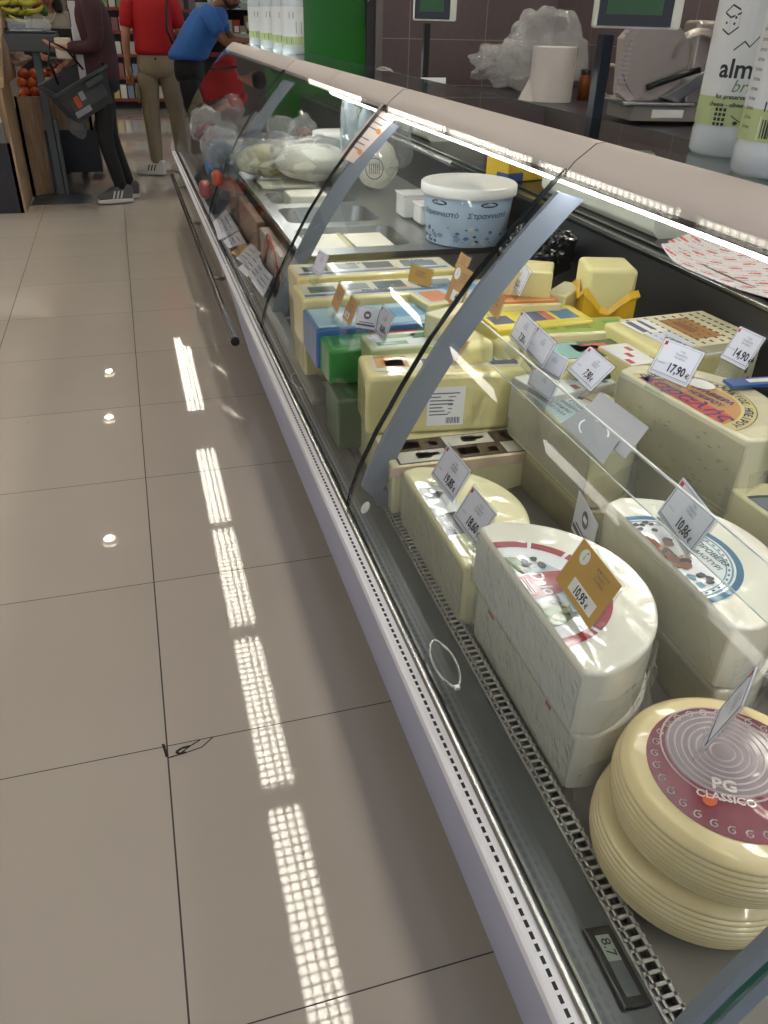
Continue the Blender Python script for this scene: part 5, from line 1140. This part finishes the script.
    for S in 'LR':
        an = Vector(J['an'+S]); ft = J.get('ft'+S, 0)
        so = MB().prism([(-.036,-.075),(.036,-.075),(.040,.03),(.048,.12),(.040,.175),(.015,.205),(-.02,.203),(-.042,.16),(-.046,.09),(-.036,.02)], 0, .030)
        o = so.build('shoe_sole', [shoes[1]], t, bev=.008); z0 = an.z-.085; o.location = (an.x, an.y, z0); o.rotation_euler.z = ft
        up = MB().prism([(-.07,.028),(.20,.028),(.195,.05),(.15,.075),(.09,.095),(.045,.125),(-.05,.13),(-.075,.11)], -.036, .036); up.v = [(z_,x,y) for x,y,z_ in up.v]
        u = up.build('shoe', [shoes[0]], t, bev=.02, seg=4); u.location = o.location; u.rotation_euler.z = ft
        st = MB()
        for sd in (-1,1):
            for k in range(3): st.add([(sd*.0372,.02+.03*k,.035),(sd*.0372,.032+.03*k,.035),(sd*.0372,.012+.03*k,.09),(sd*.0372,.0+.03*k,.09)],[(0,1,2,3)])
        x = st.build('shoe_stripes', [shoes[2]], t); x.location = o.location; x.rotation_euler.z = ft
    return t
sneaker = (mat('sneaker_white','#d9d7d2',.5), mat('sole_white','#c9c6c0',.5), black)
sneaker2 = (mat('sneaker_grey','#59585a',.5), mat('sole_white','#c9c6c0',.5), mat('sneaker_light','#dcdad4',.5))
maroon = mat('maroon_jacket','#3d1c21',.8,bump=.3,bscale=50); blackt = mat('black_trousers','#111113',.8)
tee_r = mat('red_tshirt','#b30f14',.75); khaki = mat('khaki_trousers','#8f8168',.85,bump=.3,bscale=30); tee_b = mat('blue_polo','#2f66ad',.75)
# red shirt, seen from behind
b0 = P(158,176,Z=0)
J = dict(pelvis=(0,0,.98), spine=(0,0,1.14), chest=(0,.0,1.30), neck=(0,.0,1.46), head=(0,.03,1.60),
 shL=(-.19,0,1.40), elL=(-.245,-.02,1.13), wrL=(-.255,.03,.90), haL=(-.25,.05,.80), shR=(.19,0,1.40), elR=(.235,-.02,1.13), wrR=(.24,.04,.90), haR=(.24,.06,.80),
 hiL=(-.09,0,.90), knL=(-.10,.02,.50), anL=(-.10,0,.095), hiR=(.09,0,.90), knR=(.13,.03,.50), anR=(.15,.06,.095), ftL=1.1, ftR=.3)
t = person('person in red t-shirt and khaki cargo trousers seen from behind, dark strap over shoulder', (b0.x+.11,b0.y+.03,0), .05, skin_m, tee_r, khaki, J, shoes=sneaker, pant_r=1.05)
MB().tube([(.13,-.12,1.44),(.10,-.155,1.2),(.17,-.12,1.02)], .012, 6).build('shoulder_strap', [black], t, smooth=True)
MB().box(-.205,-.19,-.05,.06,.62,.76).box(-.21,-.19,-.055,.065,.74,.775).build('cargo_pocket', [khaki], t, bev=.006); MB().box(-.03,-.015,-.145,-.13,.965,.985).build('belt_loop', [black], t)
o = crumple('tote_bag', 'beige cloth bag hanging by the red-shirted person', 'bag', P(190,92,Y=8.35)+Vector((0,.05,-.12)), .075, mat('beige_cloth','#9a856a',.8), 41, (.9,.6,1.5), n=4)
# maroon jacket, facing left to the scale
b0 = P(118,201,Z=0)
J = dict(pelvis=(0,0,.95), spine=(0,.0,1.10), chest=(0,.02,1.27), neck=(0,.03,1.42), head=(0,.07,1.55),
 shL=(-.18,.02,1.37), elL=(-.21,.02,1.10), wrL=(-.14,.24,1.09), haL=(-.10,.36,1.11), shR=(.18,.02,1.37), elR=(.22,.0,1.10), wrR=(.16,.20,1.0), haR=(.12,.28,.96),
 hiL=(-.09,0,.88), knL=(-.10,.06,.48), anL=(-.09,-.02,.095), hiR=(.09,0,.88), knR=(.09,-.0,.48), anR=(.09,-.10,.095), ftL=.1, ftR=-.15)
t = person('person in maroon jacket over white tee and black trousers, operating the produce scale', (b0.x+.02,b0.y,0), PI/2+.1, skin_m, maroon, blackt, J, jacket=True, sleeve='long', shoes=sneaker2, pant_r=.88)
MB().along([(-.08,.86),(-.09,1.15),(-.07,1.38),(.07,1.38),(.09,1.15),(.08,.86)], .120, .165).mi(1).box(-.04,.03,.165,.168,1.22,1.33).build('white_tshirt', [mat('white_tee','#c9c5c9',.8), mat('tee_print','#37474f',.7)], t, bev=.01)
hx = P(62,47,Y=7.12); t = thing('receipt', 'white paper bag held by the maroon-jacketed shopper beside the scale', 'paper', hx)
MB().prism([(-.05,-.03),(.06,-.035),(.07,.03),(-.03,.04)], -.075, .06).build('paper', [mat('receipt_paper','#d6d0bb',.7)], t, bev=.01)
# shopping basket
bc = P(81,93,Y=7.05); t = thing('shopping_basket', 'dark grey plastic shopping basket hanging tilted on the shopper\'s arm', 'basket', bc); t.rotation_euler = (math.radians(8), math.radians(-25), .35)
bk = mat('basket_grey','#3a3d40',.45); w0, w1, d0, d1, hh = .16,.215,.11,.15,.125
out = [(-w0,-d0,-hh),(w0,-d0,-hh),(w0,d0,-hh),(-w0,d0,-hh),(-w1,-d1,hh),(w1,-d1,hh),(w1,d1,hh),(-w1,d1,hh)]; k_ = .93
inn = [(x*k_,y*k_,z+(.012 if z < 0 else 0)) for x,y,z in out]
MB().add(out+inn, [(3,2,1,0),(0,1,5,4),(1,2,6,5),(2,3,7,6),(3,0,4,7),(8,9,10,11),(12,13,9,8),(13,14,10,9),(14,15,11,10),(15,12,8,11),(4,5,13,12),(5,6,14,13),(6,7,15,14),(7,4,12,15)]).build('tub', [bk], t)
MB().tube([(-w1-.01,-d1-.01,hh),(w1+.01,-d1-.01,hh),(w1+.01,d1+.01,hh),(-w1-.01,d1+.01,hh)], .012, 8, closed=True).build('rim', [bk], t, smooth=True)
MB().box(-w0*.9,w0*.9,-d0-.025,-d0-.015,-.06,.05).box(.02,w0*1.0,-d1-.014,-d1-.004,.06,.10).build('side_panel', [mat('basket_panel','#46494c',.5)], t, bev=.004)
MB().box(-.11,-.07,-d0-.032,-d0-.026,-.03,.05).mi(1).box(-.15,-.02,-d0-.031,-d0-.026,-.085,-.045).box(-.06,-.02,-d0-.031,-d0-.026,.0,.06).build('sticker', [mat('orange_red2','#b5492c',.5), mat('grey_print','#8d9092',.5)], t)
MB().tube([(-.12,0,hh),(-.10,0,hh+.16),(-.02,0,hh+.26),(.06,0,hh+.16),(.10,0,hh)], .008, 8).build('handle', [black], t, smooth=True)
o = crumple('dark_bag', 'dark clear bag hanging under the grey basket', 'bag', P(80,137,Y=7.3)+Vector((0,0,-.02)), .085, clear('grey_bag',(.5,.52,.54,1),white=.15,bump=.8,rough=.2), 51, (.8,.6,1.1), n=4)
# blue polo, leaning over the far end
b0 = P(196,120,Y=8.0)
J = dict(pelvis=(0,-.05,.97), spine=(0,.02,1.11), chest=(0,.13,1.26), neck=(0,.22,1.38), head=(0,.33,1.42),
 shL=(-.17,.16,1.34), elL=(-.20,.30,1.13), wrL=(-.12,.50,1.12), haL=(-.08,.6,1.10), shR=(.17,.16,1.34), elR=(.20,.30,1.12), wrR=(.16,.50,1.12), haR=(.12,.6,1.10),
 hiL=(-.09,-.05,.89), knL=(-.09,0,.48), anL=(-.09,-.05,.095), hiR=(.09,-.05,.89), knR=(.09,.0,.48), anR=(.09,-.05,.095))
person('person in blue polo shirt bending forward at the far end of the counter', (b0.x+.02,7.85,0), -PI/2-.25, skin_d, tee_b, blackt, J, shoes=(black,black,black))
# woman behind the fruit stand
b0 = P(52,30,Y=8.75)
J = dict(pelvis=(0,0,.88), spine=(0,.0,1.03), chest=(0,.02,1.17), neck=(0,.03,1.30), head=(0,.09,1.42),
 shL=(-.16,.02,1.26), elL=(-.21,.06,1.02), wrL=(-.10,.24,.98), haL=(-.05,.33,.99), shR=(.16,.02,1.26), elR=(.21,.06,1.02), wrR=(.12,.24,.98), haR=(.08,.33,.97),
 hiL=(-.09,0,.82), knL=(-.09,.0,.46), anL=(-.09,0,.095), hiR=(.09,0,.82), knR=(.09,.0,.46), anR=(.09,0,.095))
t = person('person with dark curly hair, necklace and off-white top behind the fruit scale', (b0.x,8.75,0), PI, skin_m, mat('offwhite_top','#a59c8c',.8), blackt, J, shoes=(black,black,black), hair='#1d1310', hair_len=.13)
MB().tube([(-.06,.11,1.30),(-.03,.155,1.235),(0,.17,1.215),(.03,.155,1.235),(.06,.11,1.30)], .004, 6).ball((0,.178,1.20),.012,6).build('necklace', [mat('beads','#d9c9b0',.4)], t, smooth=True)

# ================================================================ FRUIT SIDE
oak = bpy.data.materials.new('oak_board'); oak.use_nodes = True; N = oak.node_tree.nodes; L = oak.node_tree.links; b = N['Principled BSDF']; b.inputs['Roughness'].default_value = .55
tc = N.new('ShaderNodeTexCoord'); mp = N.new('ShaderNodeMapping'); mp.inputs['Scale'].default_value = (14,14,1.2); L.new(tc.outputs['Object'], mp.inputs[0]); n = N.new('ShaderNodeTexNoise'); n.inputs['Scale'].default_value = 3; n.inputs['Detail'].default_value = 6; L.new(mp.outputs[0], n.inputs['Vector'])
r = N.new('ShaderNodeValToRGB'); r.color_ramp.elements[0].color = lin('#8f7355'); r.color_ramp.elements[1].color = lin('#b59a78'); r.color_ramp.elements[0].position = .3; r.color_ramp.elements[1].position = .7; L.new(n.outputs['Fac'], r.inputs[0]); L.new(r.outputs[0], b.inputs['Base Color'])
t = thing('fruit_stand', 'oak fruit stand with dark base and white shelf edge at the left frame edge', 'fruit stand', (-1.5,6.83,0))
MB().box(0,.68,0,1.2,0,.49).build('base', [mat('dark_base','#26262b',.5)], t); MB().box(0,.66,-.02,1.2,.49,.62).build('grey_band', [mat('grey_band','#6d6b6a',.5)], t); MB().box(0,.655,-.03,1.0,.62,.78).build('shelf_edge', [mat('white_edge','#cfc9be',.5)], t, bev=.01)
MB().along([(.655,0),(.695,0),(.695,.84),(.655,.84)], -.0, .62).build('side_board', [oak], t, bev=.003)
MB().add([(.655,.2,.84),(.695,.2,.84),(.695,1.2,.84),(.655,1.2,.84),(.655,1.0,1.32),(.695,1.0,1.32),(.695,1.2,1.32),(.655,1.2,1.32)], [(3,2,1,0),(4,5,6,7),(0,1,5,4),(1,2,6,5),(2,3,7,6),(3,0,4,7)]).build('upper_board', [oak], t)
mb = MB()
for i in range(7): mb.box(.56,.60,-.034,-.03,.80+i*.06,.83+i*.06)
mb.box(.50,.62,-.03,-.028,.78,1.25); mb.build('slotted_strip', [black, whitep], t)
t = thing('fruit_crate_stand', 'oak fronted fruit display box holding the oranges, behind the scale post', 'fruit stand', (-.80,7.47,0))
MB().box(0,.17,0,.04,0,.74).box(.0,.02,0,1.1,0,.74).build('tall_board', [oak], t); MB().box(.17,.55,0,.04,.50,.74).box(.53,.55,0,1.1,.50,.74).build('front_board', [oak], t)
MB().box(.17,.18,.0,.5,0,.5).box(.2,.56,.65,1.1,.08,.5).build('dark_recess', [black], t); MB().box(.02,.53,.04,1.1,.60,.66).build('tray_floor', [black], t); MB().box(.0,.55,1.08,1.12,.5,1.18).build('back_board', [mat('dark_back','#2a2320',.7)], t)
og = [mat('orange_peel','#c9601c',.45,bump=.2,bscale=120), mat('orange_peel2','#b8501e',.45,bump=.2,bscale=120)]
k = 0; base_me = []
for mm in og: q = MB().ball((0,0,0),.038,12); ob = q.build('orange', [mm], smooth=True); base_me.append(ob.data); bpy.data.objects.remove(ob)
for lay in range(4):
    for i in range(6):
        for j in range(2 if lay < 3 else 3):
            o = bpy.data.objects.new('orange', base_me[(k*7+lay)%2]); C.objects.link(o); k += 1
            o.location = (-.745+i*.079+.015*(lay%2)+random.uniform(-.004,.004), 7.56+j*.08+lay*.065, .70+lay*.058)
            tag(o, 'round orange in the heap behind the oak front board', 'orange', 'oranges heaped behind the oak board')
me_g = MB().ball((0,0,0),.017,8).build('g', [mat('red_grape','#6d2233',.3,coat=.4)], smooth=True); gd_ = me_g.data; bpy.data.objects.remove(me_g)
mb = MB(); gc = P(57,72,Y=7.75)
for i in range(110): mb.ball((random.gauss(0,.06), random.gauss(0,.05), random.gauss(0,.035)), .015, 5)
o = mb.build('red_grapes', [mat('red_grape','#6d2233',.3,coat=.4), ], smooth=True); o.location = gc; tag(o, 'heap of dark red grapes behind the scale post', 'grapes', kind='stuff')
t = thing('fruit_tray', 'green plastic tray above the red grapes', 'tray', P(62,62,Y=8.1)); MB().box(-.10,.14,-.05,.2,-.04,.03).build('tray', [mat('green_tray','#14593a',.5)], t, bev=.01)
t = thing('fruit_tray', 'small pale tray of sliced fruit right of the oranges', 'tray', P(52,80,Y=7.7)); MB().box(-.07,.08,-.05,.05,-.01,.02).build('tray', [mat('pale_tray','#d6c98c',.5)], t, bev=.01)
bm_ = mat('banana_skin','#b7b03a',.5); bt = mat('banana_tip','#3f3a1c',.6)
for i in range(13):
    px, py = 2+(i%5)*8.2+random.uniform(-2,2), 4+(i//5)*8+random.uniform(-2,2); c = P(px,py,Y=7.9+.04*(i%3)); a0 = random.uniform(-.6,.5)
    t = thing('banana', 'greenish yellow banana in the pile on the upper fruit shelf', 'banana', c, random.uniform(-.4,.4), 'bananas on the upper fruit shelf')
    pts = [(.085*math.sin(a), 0, .085*(1-math.cos(a))*.8+a*a0*.03) for a in [-.95+1.9*j/9 for j in range(10)]]
    MB().tube(pts, [.005,.012,.016,.018,.018,.018,.018,.016,.012,.006], 8).build('fruit', [bm_], t, smooth=True); MB().ball(pts[0], .007, 5).ball(pts[-1], .007, 5).build('tip', [bt], t)
t = thing('upper_fruit_shelf', 'dark upper shelf carrying the bananas and peppers', 'shelf', (-1.3,7.75,1.16)); MB().box(0,.62,0,.5,0,.03).box(0,.62,.48,.5,-.02,.5).build('board', [mat('dark_back','#2a2320',.7)], t)
for i, (px, py, c_, lb) in enumerate(((38,6,'#b52a22','red pepper right of the bananas'),(20,2,'#3d6b2a','green pepper above the bananas'),(44,12,'#3d6b2a','small green pepper below the red one'))):
    t = thing('pepper', lb, 'pepper', P(px,py,Y=8.0)); crumple('fruit', None, None, (0,0,-.03), .032, mat('pep'+c_.strip('#'), c_, .3), i+60, (1,1,1.2), n=3, amp=.2, freq=2, parent=t); MB().tube([(0,0,.03),(.005,0,.055)], .005, 6).build('stem', [mat('stem_green','#4a5a2a',.6)], t)
crumple('cauliflower', 'pale vegetables in clear bags left of the scale', 'vegetables', P(16,58,Y=7.9)+Vector((0,0,-.06)), .075, mat('veg_pale','#b9a59a',.7), 71, (1.3,.7,.7), n=4, amp=.5, freq=6)
# produce scale on its post
s0 = P(66,203,Z=0)
t = thing('produce_scale', 'grey self-service produce scale on a slim post with pyramid foot', 'scale', (s0.x,s0.y+.12,0)); gm_ = mat('scale_grey','#4c5254',.45)
MB().add([(-.27,-.17,0),(.22,-.17,0),(.20,.18,0),(-.25,.18,0),(-.10,-.05,.05),(.05,-.05,.05),(.05,.05,.05),(-.10,.05,.05)], [(3,2,1,0),(4,5,6,7),(0,1,5,4),(1,2,6,5),(2,3,7,6),(3,0,4,7)]).build('foot', [gm_], t, bev=.004)
MB().box(-.055,.0,-.025,.025,.04,1.05).box(.005,.035,-.02,.02,.04,.60).build('post', [gm_], t, bev=.004)
MB().add([(-.19,-.15,1.06),(.13,-.15,1.05),(.13,.15,1.05),(-.19,.15,1.06),(-.22,-.17,1.17),(.15,-.17,1.17),(.15,.17,1.17),(-.22,.17,1.17)], [(3,2,1,0),(4,5,6,7),(0,1,5,4),(1,2,6,5),(2,3,7,6),(3,0,4,7)]).build('housing', [gm_], t, bev=.01)
MB().box(-.21,.14,-.15,.15,1.172,1.185).mi(1).box(-.17,.05,-.12,.12,1.185,1.192).build('weighing_plate', [black, steel], t, bev=.003)
MB().box(-.20,.10,.12,.14,1.185,1.26).build('splash_guard', [clear('guard',white=.1)], t)

# ================================================================ FAR SHELVES
def gondola(label, x0, x1, y, levels, depth, m, h):
    t = thing('shelf_unit', label, 'shelving', (x0,y,0))
    MB().box(0,x1-x0,depth,depth+.04,0,h).build('back', [m], t)
    for z in levels: MB().box(0,x1-x0,0,depth,z-.03,z).mi(1).box(0,x1-x0,-.006,0,z-.035,z+.005).build('shelf', [m, mat('price_rail','#8a3a30',.5)], t)
    return t
gl = (.15,.45,.75,1.05,1.35,1.65); gondola('far shelf unit with small packaged goods down the aisle', -.6, 1.2, 14.4, gl, .4, mat('shelf_grey','#4a4744',.6), 1.9)
pc = [mat('pk_a','#b9b3a2',.5),mat('pk_b','#d8d4c8',.5),mat('pk_c','#8f9a6a',.5),mat('pk_d','#7f8fa0',.5),mat('pk_e','#c9b46a',.5),mat('pk_f','#94605a',.5)]
pm_ = []
for mm in pc: q = MB().box(-.045,.045,-.05,.05,0,.16); ob = q.build('p', [mm], bev=.01); pm_.append(ob); 
for ob in pm_: C.objects.unlink(ob)
for z in gl:
    for i in range(11):
        o = random.choice(pm_).copy(); C.objects.link(o); o.name = 'packaged_food'; o.location = (-.05+i*.11, 14.47, z); o.scale.z = random.uniform(.75,1.2)
        tag(o, 'small packaged food item on the far aisle shelves', 'packet', 'packages on the far aisle shelves')
t = gondola('shelf behind the person in blue with cups and fresh produce packs', .85, 1.02, 8.9, (1.0,), .3, mat('shelf_grey','#4a4744',.6), 1.0)
sh2 = thing('wall_shelf', 'pale shelf edge with rows of goods behind the person in blue polo', 'shelf', (.80,8.75,0)); z1_ = P(230,34,Y=8.75).z; z2_ = P(230,7,Y=8.75).z
MB().box(0,1.3,0,.35,z1_-.03,z1_).box(0,1.3,.34,.37,0,1.9).build('board', [mat('dark_back','#2a2320',.7)], sh2); MB().box(0,1.3,-.01,.33,z2_-.02,z2_+.03).mi(0).box(0,1.3,-.012,.0,z1_-.03,z1_+.005).build('shelf_edge', [mat('pale_shelf','#9fb0a8',.5)], sh2)
for i, (px, py, c_, lb) in enumerate(((216,28,'#c9c9cf','white jar on the shelf behind the blue polo person'),(221,22,'#a85a5a','pinkish pack next to the white jar on the shelf behind'),(228,26,'#b9bfa0','pale green pack in the middle of the shelf behind'),(236,26,'#b5482c','orange-red pack on the shelf left of the brine bottles'),(243,32,'#b3a894','tan packet with white ticket beside the brine bottles'),(248,22,'#a5906a','tall tan packet nearest the brine bottles'),(213,14,'#3a4a40','dark green pack high on the shelf behind'),(224,14,'#2f3a34','dark pack high in the middle of the shelf behind'))):
    c = P(px,py,Y=8.85); t = thing('food_pack', lb, 'pack', c); MB().box(-.035,.035,-.03,.03,-.07,.05).mi(1).box(-.02,.02,-.031,-.03,-.05,0).build('pack', [mat('fp'+c_.strip('#'), c_, .5), paper], t, bev=.01)
for i in range(14):
    c = P(210+i*3.2,2,Y=8.8); t = MB().lathe([(.0001,0),(.022,0),(.028,.06),(.024,.06),(.0001,.055)], 12).build('white_cup', [whitep], smooth=True); t.location = (c.x,c.y,z2_+.03)
    tag(t, 'small white cup in the row on the pale top shelf', 'cup', 'white cups on the pale top shelf')
# ================================================================ LIGHT
w = bpy.data.worlds.new('world'); bpy.context.scene.world = w; w.use_nodes = True
w.node_tree.nodes['Background'].inputs[0].default_value = (.80,.86,1.0,1); w.node_tree.nodes['Background'].inputs[1].default_value = .45
vs_ = bpy.context.scene.view_settings
bpy.context.scene.display_settings.display_device = 'sRGB'
vs_.view_transform = 'Standard'; vs_.look = 'None'; vs_.gamma = 1; vs_.use_curve_mapping = False; vs_.exposure = 1.12
